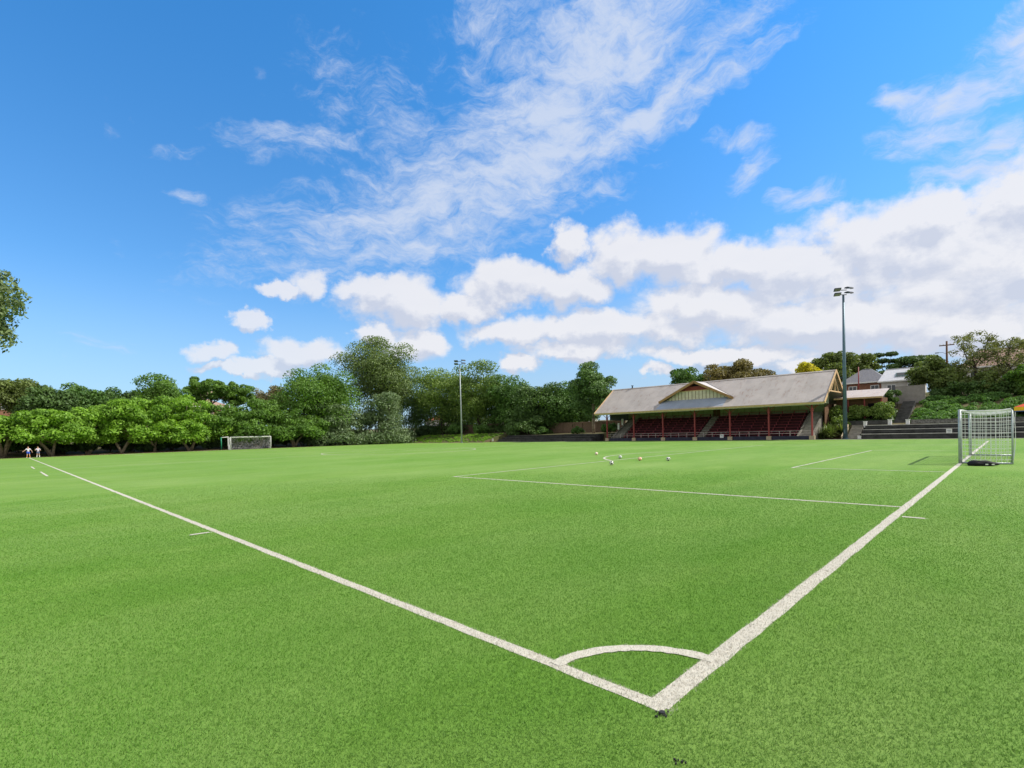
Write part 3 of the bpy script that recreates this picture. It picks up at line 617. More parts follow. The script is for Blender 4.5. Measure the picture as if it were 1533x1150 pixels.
# ---------------------------------------------------------------- terraces
blackwall=mat('dark_terrace_wall',(.075,.075,.075),.85,.2,var=.5,vscale=1.2); edge=mat('pale_edge_timber',(.56,.55,.51),.85,.2,var=.4,vscale=2,stretch=(1,.4,1)); edge2=mat('grey_edge_timber',(.10,.10,.095),.85,.2,var=.4,vscale=2)
def terrace(name,label,y0,y1,x0_,n,rise_,run_,em,first=.55):
    t=thing(name,label,'terrace',(x0_,(y0+y1)/2,0)); off=Vector((x0_,(y0+y1)/2,0))
    for i in range(n):
        z=first+i*rise_; xa=x0_+i*run_; mb=MB(); mb.box(xa,x0_+n*run_,y0,y1,0 if i==0 else z-rise_+.002,z); mb.v=[tuple(Vector(q)-off) for q in mb.v]
        s=mb.build('step',blackwall,t)
        mb=MB(); mb.box(xa-.05,xa+.30,y0+.03,y1-.03,z+.003,z+.075); mb.v=[tuple(Vector(q)-off) for q in mb.v]; mb.build('edge_board',em,s)
        if i: 
            mb=MB(); mb.box(xa-.38,xa-.12,y0+.05,y1-.05,z-rise_+.28,z-rise_+.32); mb.v=[tuple(Vector(q)-off) for q in mb.v]; mb.build('bench_slat',edge2,s)
    return t
terrace('terrace','dark stepped terrace with three pale edges behind the near goal',-32,12.15,74,3,.54,1.35,edge)
terrace('terrace','low dark stepped terrace left of the grandstand below the timber fence',52.5,76.8,72,3,.36,1.3,edge2,.5)
# lower and upper steps
def steps(name,label,x0_,x1,y0,y1,z0,z1,n,m):
    t=thing(name,label,'steps',(x0_,(y0+y1)/2,z0)); mb=MB()
    for i in range(n):
        a=(x1-x0_)*i/n; mb.box(a,x1-x0_,-(y1-y0)/2,(y1-y0)/2,(z1-z0)*i/n-(0 if i else .3)+.001,(z1-z0)*(i+1)/n)
    mb.build('treads',m,t); return t
steps('concrete_steps','short flight of pale steps between floodlight and terrace',74.2,77.9,12.45,13.75,0,1.75,10,conc)
steps('concrete_steps','dark steps climbing through the ivy to the beige wall',79.6,88.3,8.15,9.55,1.9,4.95,16,concd)
def pillar(x,y,z,h,w_,label):
    t=thing('pillar',label,'pillar',(x,y,z),0,'white gate pillars around the steps')
    MB().box(-w_/2,w_/2,-w_/2,w_/2,0,h).build('shaft',white,t); MB().box(-w_*.6,w_*.6,-w_*.6,w_*.6,h,h+.08).build('cap',white,t)
pillar(77.6,12.3,1.4,.75,.36,'white pillar at the head of the short pale steps')
pillar(78.3,9.75,1.7,.62,.38,'white pillar left of the dark steps through the ivy')
pillar(78.3,7.9,1.7,.55,.38,'white pillar right of the dark steps through the ivy')
pillar(74.1,12.3,0,.32,.38,'stub of white pillar at the foot of the short pale steps')
def wall(name,label,x0_,x1,y0,y1,z0,z1,m,cat='wall'):
    t=link(name,None); t.location=((x0_+x1)/2,(y0+y1)/2,z0); a=(x1-x0_)/2;b=(y1-y0)/2; t2=tag(t,label,cat)
    MB().box(-a,a,-b,b,0,z1-z0).build('masonry',m,t); MB().box(-a-.03,a+.03,-b-.03,b+.03,z1-z0+.002,z1-z0+.07).build('coping',m,t); return t
stone=mat('rough_stone',(.26,.25,.23),.9,.2,col2=(.10,.10,.09),vscale=5,bump=.8,bscale=10)
wall('stone_wall','low rough stone wall along the foot of the ivy slope',78.75,79.05,-30,7.6,1.7,2.2,stone)
wall('retaining_wall','low grey wall under the clipped hedge',78.75,79.0,9.9,16.4,1.7,2.25,concd)
wall('retaining_wall','blank beige wall at the top of the dark steps, under the white roofed house',89.2,89.5,7.2,10.6,4.7,7.15,mat('beige_wall',(.30,.27,.25),.9,.2,var=.2,vscale=2))
# rendered flower bed wall by the yucca
t=link('stair_flank',None); t.location=(74.6,14.2,0); tag(t,'sloping pale flank wall beside the spiky plant','wall')
MB().prism([(-.6,0),(2.6,0),(2.6,1.9),(-.6,.35)],'y',-.12,.12).build('masonry',plinm,t)
# annex with lean-to roof
an=thing('annex','low annex with pale lean-to roof adjoining the right end of the grandstand','annex',(83,14.6,2.3))
MB().prism([(-2.5,3.25),(2.6,4.55),(2.6,4.49),(-2.5,3.19)],'y',-3.8,1.9).build('roof',roofmat('annex_iron',(.50,.44,.40),(.40,.33,.29),(.34,.2,.15)),an)
MB().box(-2.56,-2.5,-3.8,1.9,3.06,3.28).build('fascia',barge,an)
MB().box(-1.6,2.5,-3.6,1.8,0,3.2).build('wall',wood,an)
for y in(-3.6,-1.7,.2): MB().box(-2.3,-2.16,y-.07,y+.07,-.3,3.2).build('post',maroon,an)
MB().box(-1.64,-1.602,-2.9,-2.0,.3,2.4).build('door',dark,an)
# ---------------------------------------------------------------- houses
slate=mat('slate_tiles',(.20,.20,.22),.7,.3,var=.25,vscale=4); terra=mat('terracotta_tiles',(.42,.14,.07),.8,.2,var=.35,vscale=3); brown_t=mat('brown_tiles',(.36,.24,.18),.8,.2,var=.4,vscale=3)
brick=mat('brick_wall',(.28,.14,.09),.85,.2,var=.3,vscale=6); wwall=mat('white_wall',(.62,.60,.56),.8,.2,var=.15,vscale=2); glass=mat('window_glass',(.03,.04,.05),.1,.6); metal_r=mat('pale_metal_roof',(.62,.62,.64),.45,.4,var=.12)
def house(name,label,x,y,z,wx,wy,h,rh,rm,wm,rz=0,hip=1.,wins=2,cat='house',skylight=False,ov=.4):
    t=thing(name,label,cat,(x,y,z),rz)
    MB().box(-wx/2,wx/2,-wy/2,wy/2,-1.5,h).build('wall',wm,t)
    a,b=wx/2+ov,wy/2+ov; L=max(.01,b-a*hip)
    r=MB().add([(-a,-b,h),(a,-b,h),(a,b,h),(-a,b,h),(0,-L,h+rh),(0,L,h+rh)],[(0,3,5,4),(1,4,5,2),(0,4,1),(2,5,3),(3,2,1,0)]).build('roof',rm,t)
    MB().box(-.06,.06,-L,L,h+rh-.03,h+rh+.06).build('ridge_cap',rm,r)
    MB().box(-a-.06,a+.06,-b-.06,b+.06,h-.2,h-.003).build('eaves',white,t)
    for i in range(wins):
        yy=-wy/2+wy*(i+.5)/wins; w_=MB().box(-wx/2-.05,-wx/2-.002,yy-.6,yy+.6,h-1.9,h-.6).build('window',white,t)
        MB().box(-wx/2-.06,-wx/2-.052,yy-.5,yy-.04,h-1.8,h-.7).box(-wx/2-.06,-wx/2-.052,yy+.04,yy+.5,h-1.8,h-.7).build('pane',glass,w_)
    if skylight:
        n=Vector((-rh,0,a)).normalized(); pos=Vector((-a*.55,.1,h+rh*.45))
        s=MB().box(-.5,.5,-.75,.75,0,.08).build('skylight',mat('skylight_frame',(.12,.2,.2),.4),t); s.location=pos+n*.03; s.rotation_euler=(0,-math.atan2(rh,a),0)
        g=MB().box(-.38,.38,-.62,.62,.081,.1).build('pane',glass,s)
    return t
house('slate_house','grey slate hip roofed house behind the annex',102.5,16.3,6.3,5.6,6.2,2.6,2.4,slate,brick,hip=.9)
MB
house('white_roofed_house','house with white metal roof and a skylight above the beige wall',99,10.8,6.2,4.6,5.2,2.4,2.0,metal_r,wwall,hip=.25,skylight=True)
house('brown_roofed_house','long brown tiled house behind the windswept trees on the right hill',113,-4,8.5,7.5,17,2.2,3.0,brown_t,wwall,hip=.6,wins=5)
house('terracotta_house','red tiled house glimpsed through the trees left of the grandstand',100,77,3.0,6,8.5,5.0,2.4,terra,wwall,wins=2)
house('white_house','pale house glimpsed through the trees left of the pale floodlight',97,128,2.8,7,10,3.6,1.8,terra,wwall,wins=3)
house('pale_house','low pale house glimpsed under the trees right of the pale floodlight',98,104,2.6,5,7,3.2,1.6,terra,wwall,wins=2)
house('brick_house','brown brick house showing through the left end of the trees',-4,139,2.5,8,8,8.2,2.6,brown_t,brick,rz=R(90),wins=2)
house('brick_house','brick house showing pinkish between the umbrella tree and the far goal trees',33,140,2.5,8,9,7.6,2.0,brown_t,brick,rz=R(90),wins=3)
# fences
def fence(label,x0_,y0,x1,y1,z,h,m,n):
    L=math.hypot(x1-x0_,y1-y0); t=thing('timber_fence',label,'fence',(x0_,y0,z),math.atan2(y1-y0,x1-x0_))
    mb=MB(); a=0; rg=random.Random(2)
    while a<L: mb.box(a+.004,a+.146,-.012,.012,0,h+rg.uniform(-.05,.04)); a+=.15
    mb.build('palings',m,t); MB().box(0,L,.014,.06,.3,.4).box(0,L,.014,.06,h-.4,h-.3).build('rails',m,t)
    for i in range(n+1): MB().box(L*i/n-.05,L*i/n+.05,.062,.16,-.3,h).build('post',m,t)
fw_=mat('weathered_paling',(.22,.15,.10),.85,.2,var=.4,vscale=5)
fence('long weathered paling fence left of the grandstand behind the airy tree',83.5,52.5,83.5,84,1.3,2.5,fw_,12)
fence('brown paling fence in the shade behind the pale floodlight',83,88,83,118,2.0,2.2,fw_,10)
# poles
def upole(x,y,z,h,label,r,cross=True,m=None):
    t=thing('utility_pole',label,'pole',(x,y,z)); MB().tube([(0,0,0),(0,0,h)],[r,r*.7],9).build('shaft',m or wood,t,True)
    if cross:
        MB().box(-.06,.06,-.9,.9,h-.7,h-.55).build('crossarm',wood,t)
        for yy in(-.8,-.4,.4,.8): MB().tube([(0,yy,h-.55),(0,yy,h-.38)],.05,6).build('insulator',white,t)
        mb=MB(); mb.tube([(0,.15,h-1.9),(0,.5,h-1.7),(0,1.0,h-1.65)],.03,6).box(-.1,.1,.95,1.4,h-1.74,h-1.62); mb.build('lamp_arm',headm,t)
upole(100,5.6,6.5,7.8,'dark utility pole with lamp arm rising over the hillside trees',.17)
upole(95,16.15,6,5.1,'plain reddish brown post in front of the slate house',.10,False,maroon)
# green post behind the far goal
gpst=thing('green_post','green steel post with a short pale arm, just left of the far goal','post',(26.75,105.9,0))
MB().tube([(0,0,0),(0,0,2.45)],.10,10).build('shaft',mat('green_paint',(.02,.20,.11),.5),gpst,True); MB().tube([(0,0,2.38),(1.3,0,2.48)],.06,8).build('arm',white,gpst,True)
# marquee on the right edge
tm_y=mat('yellow_canvas',(.80,.50,.03),.7,.2); tm_r=mat('red_canvas',(.55,.07,.03),.7,.2); tm_b=mat('blue_canvas',(.05,.12,.35),.7)
t=thing('marquee','yellow marquee with red roof edge on the terrace at the right edge of the picture','tent',(79.8,-4.35,1.62))
MB().add([(-2,-2.6,1.75),(2,-2.6,1.75),(2,2.6,1.75),(-2,2.6,1.75),(0,0,2.9)],[(0,3,4),(3,2,4),(2,1,4),(1,0,4)]).build('roof',tm_r,t)
mb=MB(); mb.box(-2.02,-1.98,-2.6,2.6,1.32,1.74); mb.box(1.98,2.02,-2.6,2.6,1.32,1.74); mb.box(-1.96,1.96,2.58,2.62,1.32,1.74); mb.box(-1.96,1.96,-2.62,-2.58,1.32,1.74); mb.build('valance',tm_y,t)
MB().box(-2.05,-2.025,-2.6,2.6,1.24,1.318).build('hem',tm_b,t)
for a in(-1.93,1.93):
    for b in(-2.52,2.52): MB().tube([(a,b,0),(a,b,1.78)],.035,8).build('leg',white,t,True)
# three small white markers at the foot of the bank
for x,y,hh,l in((68.6,108.2,.62,'white ground marker board, left one of the pair in the shade of the corner'),(68.6,103.4,.55,'white ground marker board between the corner pair and the pale floodlight'),(70.2,76.6,.6,'white ground marker board at the left end of the low dark terrace')):
    t=thing('marker_board',l,'marker',(x,y,0),0,'small white marker boards along the far edge of the pitch')
    MB().box(-.015,.015,-.22,.22,.18,hh+.15).build('board',white,t)
    for b in(-.15,.15): MB().box(-.03,-.016,b-.02,b+.02,0,hh+.1).build('stake',wood,t)
# ---------------------------------------------------------------- vegetation
LM={
'lime':leafmat('lime',(0.266,0.458,0.046),(0.091,0.190,0.025),.35),'mid':leafmat('mid',(0.160,0.290,0.043),(0.061,0.130,0.025),.3),
'sage':leafmat('sage',(0.206,0.283,0.130),(0.084,0.130,0.061),.2),'dark':leafmat('dark',(.120,.205,.050),(.045,.090,.026),.22),
'darkgreen':leafmat('darkgreen',(.125,.235,.048),(.045,.100,.024),.25),'gum':leafmat('gum',(.21,.28,.11),(.10,.14,.06),.25),
'euc':leafmat('euc',(.20,.27,.085),(.08,.125,.045),.25),'euc2':leafmat('euc2',(.16,.27,.08),(.06,.115,.035),.25),
'olive':leafmat('olive',(.20,.26,.07),(.08,.11,.03),.3),'brown':leafmat('brown',(0.244,0.214,0.099),(0.114,0.106,0.054),.2),
'olivebrown':leafmat('olivebrown',(0.251,0.206,0.069),(0.091,0.084,0.034),.2),'yellow':leafmat('yellow',(0.762,0.640,0.030),(0.305,0.305,0.030),.35),
'pine':leafmat('pine',(.115,.195,.05),(.035,.07,.022),.15),'domed':leafmat('domed',(.25,.34,.07),(.065,.13,.03),.22),
'sparse':leafmat('sparse',(.24,.26,.10),(.12,.13,.06),.3),'ivy':leafmat('ivy',(0.168,0.320,0.069),(0.046,0.114,0.022),.25,.7),
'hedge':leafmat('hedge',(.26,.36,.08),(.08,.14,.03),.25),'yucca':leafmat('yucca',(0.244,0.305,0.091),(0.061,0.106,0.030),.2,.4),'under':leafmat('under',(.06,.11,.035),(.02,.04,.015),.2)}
bark_p=mat('pale_bark',(.34,.27,.20),.9,.2,var=.45,vscale=2.5,bump=.5,bscale=9); bark_d=mat('dark_bark',(.085,.065,.05),.95,.1,var=.4,vscale=2.5,bump=.5,bscale=9)
BARK={'lime':bark_p,'mid':bark_p,'gum':bark_p,'euc':bark_p,'euc2':bark_p,'sparse':bark_d}
def tree(name,label,x,y,zt,zb,rad,mk,shape,nl,seed,grp=None,lean=0.,size=None):
    rg=np.random.default_rng(seed); z0=float(H(x,y))-.1; rad*={'round':1.16,'dome':1.28,'bush':1.08,'gum':1.22,'airy':1.08,'sparse':1.0}.get(shape,1.05); zb-=(.5 if shape=='dome' else 0); cz=(zt+zb)/2; hh=(zt-zb)/2
    t=thing(name,label,'tree',(x,y,z0),0,grp); cz-=z0; zbl=zb-z0; ztl=zt-z0
    n={'round':66,'dome':85,'bush':75,'umbrella':34,'gum':66,'airy':56,'layer':34,'sparse':60}[shape]
    cs=[];rs=[]
    if shape=='gum':
        K=11; ms=rg.normal(size=(K,3)); ms/=np.linalg.norm(ms,axis=1)[:,None]; ms*=rg.uniform(.5,.8,K)[:,None]; ms[0]=(0,0,.72); ms[1]=(.1,.1,-.1); sr=np.array([math.sin(YAW),-math.cos(YAW),0]); ms[2]=sr*.68+(0,0,-.2); ms[3]=-sr*.68+(0,0,-.25); ms[4]=sr*.45+(0,0,.35); ms[5]=-sr*.42+(0,0,.38)
    for i in range(n):
        d=rg.normal(size=3); d/=np.linalg.norm(d)
        if shape in('round','bush','airy'):
            q=d*rg.uniform(.30,.86)*np.array([rad,rad,hh]); c=q+(0,0,cz); r=rg.uniform(.24,.40)*min(rad,hh*1.1)*(1.25 if rad<hh*.8 else 1)
            if shape=='airy': r*=.85
            if shape=='bush' and i%3==0: c=np.array([math.cos(i)*rad*.8,math.sin(i)*rad*.8,zbl+rg.uniform(.6,2.5)])
        elif shape=='dome':
            d[2]=abs(d[2]); q=d*rg.uniform(.40,.9)*np.array([rad*1.15,rad,(ztl-zbl)]); c=q+(0,0,zbl-.4); r=rg.uniform(.15,.28)*rad
        elif shape=='umbrella':
            a=rg.uniform(0,6.28); u=rg.uniform(0,1)**.5; c=np.array([math.cos(a)*u*rad*.85,math.sin(a)*u*rad*.85,ztl-.6-(u**2)*hh*1.15+rg.uniform(-.5,.2)]); r=rg.uniform(.22,.32)*rad
        elif shape=='layer':
            l=rg.integers(0,5); a=rg.uniform(0,6.28); u=rg.uniform(.1,1)**.5; c=np.array([math.cos(a)*u*rad*(1-.12*l),math.sin(a)*u*rad*(1-.12*l),zbl+(ztl-zbl)*(l+.6)/5.3]); r=rg.uniform(.24,.34)*rad
        elif shape=='gum':
            mm=ms[i%K]; c=(mm+rg.normal(size=3)*.13)*np.array([rad,rad,hh*.92])+(0,0,cz); r=rg.uniform(.20,.30)*min(rad,hh)
        else:
            a=rg.uniform(0,6.28); u=rg.uniform(.1,1)**.6; c=np.array([math.cos(a)*u*rad*.9+ .3,math.sin(a)*u*rad*.8-.5*(i/n),zbl+(ztl-zbl)*rg.uniform(.15,.95)]); r=rg.uniform(.10,.20)*rad
        c[2]=min(c[2],ztl-r*.7); cs.append(c); rs.append(r)
    cs=np.array(cs,float); rs=np.array(rs)
    flat={'round':.74,'airy':.72,'umbrella':.45,'layer':.35,'dome':.62}.get(shape,.64)
    sz=size or {'round':.27,'dome':.27,'bush':.27,'umbrella':.24,'gum':.26,'airy':.24,'layer':.24,'sparse':.16}[shape]
    V,rn=leaves(cs,rs,int(nl*3.3),sz,rg,zup=.6,flat=flat,shell=(.1,1.9) if shape=='sparse' else (.55,1.12))
    npmesh('crown',V,4,LM[mk],None,rn,t)
    mb=MB(); br=max(.14,rad*.055); tz=zbl+(ztl-zbl)*.45
    bend=rg.normal(size=(2,2))*rad*.06
    stems=1 if shape in('round','umbrella','gum','layer','airy','sparse') else 3
    if shape=='bush': stems=2
    order=np.argsort(rg.uniform(size=n))
    for s in range(stems):
        a=rg.uniform(0,6.28); sp=(.38*rad if stems>1 else 0)
        if lean: a=lean
        top=Vector((math.cos(a)*sp+bend[0,0],math.sin(a)*sp+bend[0,1],tz if stems==1 else zbl+.8)); q=math.pi*2*s/max(1,stems)
        pts=[Vector((math.cos(q)*.15*(stems>1),math.sin(q)*.15*(stems>1),-.2)),Vector((top.x*.3+bend[1,0]*.4,top.y*.3+bend[1,1]*.4,top.z*.38)),Vector((top.x*.62+bend[1,0],top.y*.62+bend[1,1],top.z*.7)),top]
        mb.tube(pts,[br*1.25/(stems**.4),br/(stems**.4),br*.75/(stems**.4),br*.5/(stems**.4)],8)
        nl_=9 if stems==1 else 5
        for j in range(nl_):
            c=cs[order[(s*nl_+j)%n]]; c=Vector(c); f=rg.uniform(.45,.95); b0=pts[1].lerp(pts[3],f) if f<.9 else pts[3]
            mid=b0.lerp(c,.5)+Vector(rg.normal(size=3)*rad*.07); mid.z-=abs((c-b0).length)*.06
            mb.tube([b0,mid,c],[br*.42,br*.28,br*.10],6)
            if shape in('sparse',):
                for q_ in range(7):
                    e=c+Vector(rg.normal(size=3)*rad*.16)+Vector((0,-.2,.15)); mb.tube([mid.lerp(c,rg.uniform(.3,1)),e],[.04,.015],4)
    mb.build('trunk',BARK.get(mk,bark_d),t,True); return t
TREES=[
 ('tall_gum_tree', 'tall gum tree at the left edge, its grey green crown high above the others', -3.8, 72.0, 21.4, 10.2, 4.3, 'gum', 'gum', 6000),
 ('spreading_tree', 'low bright green spreading tree left of the two children, cut by the picture edge', -2.7, 109.0, 7.0, 3.7, 4.3, 'lime', 'dome', 5000),
 ('spreading_tree', 'rounded bright green tree whose dome hangs right above the two children', 2.9, 108.0, 8.5, 3.6, 4.1, 'lime', 'dome', 5500),
 ('spreading_tree', 'yellow green spreading tree, next to the right of the dome over the children', 7.5, 110.0, 9.8, 3.3, 4.1, 'lime', 'dome', 5500),
 ('spreading_tree', 'bright green spreading tree with a forked pale trunk, third from the children', 11.9, 109.0, 10.6, 3.2, 4.4, 'lime', 'dome', 5500),
 ('spreading_tree', 'bright green spreading tree standing halfway between children and far goal', 16.9, 110.0, 11.4, 3.1, 4.6, 'lime', 'dome', 5500),
 ('spreading_tree', 'bright green spreading tree just left of the far goal', 22.3, 109.0, 11.3, 2.9, 4.8, 'lime', 'dome', 5500),
 ('spreading_tree', 'mid green spreading tree rising straight behind the left post of the far goal', 28.9, 111.0, 10.9, 3.1, 4.8, 'mid', 'dome', 5500),
 ('spreading_tree', 'mid green leafy tree rising behind the right post of the far goal', 35.0, 110.0, 11.8, 3.0, 5.3, 'mid', 'dome', 5500),
 ('spreading_tree', 'mid green leafy tree with a long bare low branch, right of the far goal', 41.8, 109.0, 11.2, 3.1, 5.5, 'mid', 'dome', 5500),
 ('olive_tree', 'olive grey tree showing over the left end of the tree row', -0.2, 124.0, 14.3, 6.9, 4.0, 'olive', 'round', 3500),
 ('dark_tree', "dark bushy tree with twiggy top behind the children's dome tree", 3.3, 119.0, 12.7, 4.9, 4.2, 'dark', 'round', 4000),
 ('dark_tree', 'dark green tree with a small flat top tuft behind the spreading row', 7.1, 121.0, 13.3, 4.9, 3.4, 'darkgreen', 'round', 3500),
 ('dark_tree', 'low dark tree behind the third spreading tree', 11.3, 121.0, 12.5, 4.9, 3.8, 'darkgreen', 'round', 3500),
 ('dark_tree', 'dark tree in the dip left of the round topped tree', 15.6, 121.0, 12.2, 4.8, 3.7, 'dark', 'round', 3000),
 ('round_tree', 'round topped green tree standing clear above the spreading row', 19.9, 120.0, 15.3, 4.8, 4.8, 'mid', 'round', 4500),
 ('airy_tree', 'airy spreading tree standing above the row between round topped tree and far goal', 29.2, 121.0, 15.7, 9.6, 5.7, 'mid', 'airy', 5000),
 ('airy_tree', 'smaller airy tree above the far goal', 34.8, 123.0, 14.7, 8.9, 4.2, 'mid', 'airy', 3500),
 ('brown_tree', "brownish dry looking tree behind the far goal's right hand neighbours", 43.0, 125.0, 14.5, 6.2, 5.1, 'brown', 'round', 3000),
 ('broad_tree', 'broad bright topped tree at the left foot of the tall eucalyptus', 49.4, 112.0, 18.7, 1.9, 8.3, 'mid', 'round', 10000),
 ('bushy_tree', 'grey green bushy tree hanging to the ground under the broad bright topped tree', 51.2, 109.0, 10.2, -0.1, 6.1, 'sage', 'bush', 6000),
 ('eucalyptus', 'tallest eucalyptus in the middle distance with sky gaps through its open crown', 66.8, 116.0, 27.6, 6.7, 9.4, 'euc', 'round', 13000),
 ('bushy_tree', 'grey green bushy tree below the tall eucalyptus, drooping to the ground', 62.1, 108.0, 14.0, -0.5, 6.8, 'sage', 'bush', 7000),
 ('bushy_tree', 'green bushy tree in the corner between the tall eucalyptus and the broad dome', 78.0, 116.5, 18.8, -0.0, 7.8, 'euc2', 'bush', 7000),
 ('domed_tree', 'dark tree with sunlit olive top, left half of the broad dome', 80.0, 106.3, 20.4, 3.8, 7.8, 'domed', 'round', 7000),
 ('domed_tree', 'dark tree with sunlit olive top, right half of the broad dome', 82.0, 93.7, 20.0, 3.4, 7.0, 'domed', 'round', 7000),
 ('dark_tree', 'dark leafy tree with feathery top right of the olive dome', 84.0, 84.9, 16.1, 0.7, 5.5, 'darkgreen', 'round', 5000),
 ('dark_tree', 'dark leafy tree in the middle of the mass between dome and grandstand', 83.0, 75.2, 14.1, 0.7, 5.2, 'dark', 'round', 5000),
 ('dark_tree', 'dark leafy tree beside the red tiled roof', 86.0, 70.5, 13.9, 0.5, 4.2, 'darkgreen', 'round', 4500),
 ('dark_tree', 'dark leafy tree filling the gap between red tiled house and airy tree', 87.0, 66.8, 12.4, 0.5, 3.8, 'darkgreen', 'round', 5000),
 ('dark_tree', 'low dark bushy tree between the corner and the olive dome', 87.0, 106.8, 13.8, 0.9, 8.1, 'dark', 'bush', 7000),
 ('dark_tree', 'low dark bushy tree behind the right side of the olive dome', 88.0, 88.4, 12.5, 0.7, 6.7, 'dark', 'bush', 7000),
 ('airy_tree', 'airy round tree with pale trunk at the left end of the grandstand', 79.0, 57.0, 15.6, 3.6, 4.6, 'euc2', 'airy', 6500),
 ('dark_tree', 'small dark tree hiding the foot of the timber fence', 80.0, 75.4, 6.2, 0.6, 5.1, 'dark', 'bush', 3500),
 ('green_tree', 'dark green tree behind the grandstand ridge, left of the brown crown', 96.0, 45.4, 14.4, 7.5, 3.5, 'darkgreen', 'round', 3500),
 ('brown_tree', 'olive brown tree crown behind the middle of the grandstand ridge', 96.0, 35.8, 14.8, 6.9, 5.6, 'olivebrown', 'round', 6000),
 ('yellow_tree', 'small yellow leaved tree above the right end of the grandstand roof', 98.0, 24.4, 13.3, 8.0, 2.1, 'yellow', 'round', 2500),
 ('olive_tree', 'olive tree behind the grandstand gable, left of the tall floodlight', 104.0, 22.1, 15.5, 7.5, 3.4, 'olive', 'gum', 3500),
 ('olive_tree', 'olive tree over the slate roof, right of the tall floodlight', 112.0, 18.9, 15.1, 10.7, 3.0, 'olive', 'round', 3000),
 ('pine_tree', 'dark layered tree behind the slate roofed house', 125.0, 16.7, 16.8, 9.9, 3.3, 'pine', 'layer', 3000),
 ('flat_tree', 'flat topped dark green tree behind the white skylight roof', 125.0, 12.0, 15.5, 11.2, 4.5, 'pine', 'umbrella', 3000),
 ('hill_tree', 'leafy hillside tree screening the right side of the white roofed house', 95.0, 6.9, 11.8, 6.1, 3.0, 'olive', 'airy', 3000),
 ('hill_tree', 'leafy hillside tree between the utility pole and the windswept tree', 94.0, 4.7, 9.9, 5.1, 2.5, 'olive', 'airy', 2500),
 ('windswept_tree', 'thin windswept tree with bare twigs, tallest on the right hill', 95.0, 2.4, 14.5, 7.2, 3.1, 'sparse', 'sparse', 1300),
 ('windswept_tree', 'thin bare looking tree at the right edge of the hill', 95.0, -1.1, 13.2, 6.9, 3.0, 'sparse', 'sparse', 1500),
 ('hill_tree', 'low leafy tree at the foot of the windswept trees', 93.0, 0.6, 8.7, 5.1, 2.4, 'olive', 'airy', 2200),
 ('hill_tree', 'leafy tree cut by the right edge of the picture', 92.0, -2.5, 9.2, 4.9, 2.1, 'mid', 'airy', 2500),
]
GR={'spreading_tree':'bright green spreading trees behind the far goal line','dark_tree':'dark trees behind the pitch','hill_tree':'leafy trees on the right hill','windswept_tree':'thin windswept trees on the right hill','bushy_tree':'bushy trees hanging to the ground','domed_tree':'olive topped trees of the broad dome','umbrella_tree':'umbrella trees over the left row','olive_tree':'olive coloured trees','brown_tree':'brownish trees'}
for i,(nm,lb,x,y,zt,zb,rad,mk,sh,nl) in enumerate(TREES):
    if nm=='tall_gum_tree': x,rad=-6.9,6.4; zt+=1.9; zb-=2.6; sh='airy'; nl=9000
    tree(nm,lb,x,y,zt,zb,rad,mk,sh,nl,100+i,GR.get(nm))
# dark shrubs under the tree row
def shrub(name,label,x,y,rx,ry,h,mk,nl,seed,grp=None,size=.17,z=None,cat='shrub'):
    rg=np.random.default_rng(seed); z0=float(H(x,y)) if z is None else z; t=thing(name,label,cat,(x,y,z0),0,grp); k=16
    a=rg.uniform(0,6.28,k);u=rg.uniform(0,1,k)**.5
    cs=np.stack([np.cos(a)*u*rx*.75,np.sin(a)*u*ry*.75,h*(.14+.58*rg.uniform(size=k)*(1-.4*u))],1); rs=rg.uniform(.28,.42,k)*min(h*.8,(rx+ry)/2)
    V,rn=leaves(cs,rs,nl,size,rg); V[:,2]=np.maximum(V[:,2],.01)
    npmesh('foliage',V,4,LM[mk],None,rn,t)
    mb=MB()
    for i in range(7): c=cs[i]; mb.tube([(c[0]*.15,c[1]*.15,-.1),(c[0]*.6,c[1]*.6,c[2]*.5),tuple(c)],[.05,.035,.015],5)
    mb.build('stem',bark_d,t,True); return t
where=['under the dome tree beside the children','right of the children under the dome tree','under the yellow green tree','below the fork of the third spreading tree','left of the halfway gap under the row','under the middle of the spreading row','right of the middle of the spreading row','left of the green post','beside the green post','directly behind the left half of the far goal','directly behind the right half of the far goal','just right of the far goal','two shrubs right of the far goal','under the long bare branch','at the right end of the spreading row']
for i,wx in enumerate(where):
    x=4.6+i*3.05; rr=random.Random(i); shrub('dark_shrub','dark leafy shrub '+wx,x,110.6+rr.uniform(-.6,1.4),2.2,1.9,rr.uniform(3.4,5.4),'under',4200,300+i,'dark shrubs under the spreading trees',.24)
for i,(x,y,l) in enumerate([(-2.5,113.5,'far left, behind the low tree cut by the edge'),(1.2,114.5,'behind the child in blue shorts'),(3.9,113.8,'behind the two children, right of the trunk'),(-1,117,'farthest back at the left edge')]):
    shrub('leafy_shrub','mid green leafy shrub '+l,x,y,2.3,1.8,3.4,'darkgreen',3600,380+i,'leafy shrubs behind the children',.24)
bx=['under the tall eucalyptus, bright fresh green','at the foot of the dark corner tree','in the shade left of the grey shed wall','below the olive dome','behind the pale floodlight']
for i,(x,y,h_,mk) in enumerate([(59.5,106.8,3.6,'mid'),(68.5,111,3.5,'under'),(74.5,107,3.2,'under'),(77.0,97,3.0,'darkgreen'),(77.5,88,2.8,'darkgreen')]):
    shrub('leafy_shrub','leafy shrub '+bx[i],x,y,2.6,2.0,h_,mk,3000,340+i,'shrubs in the far corner',.22)
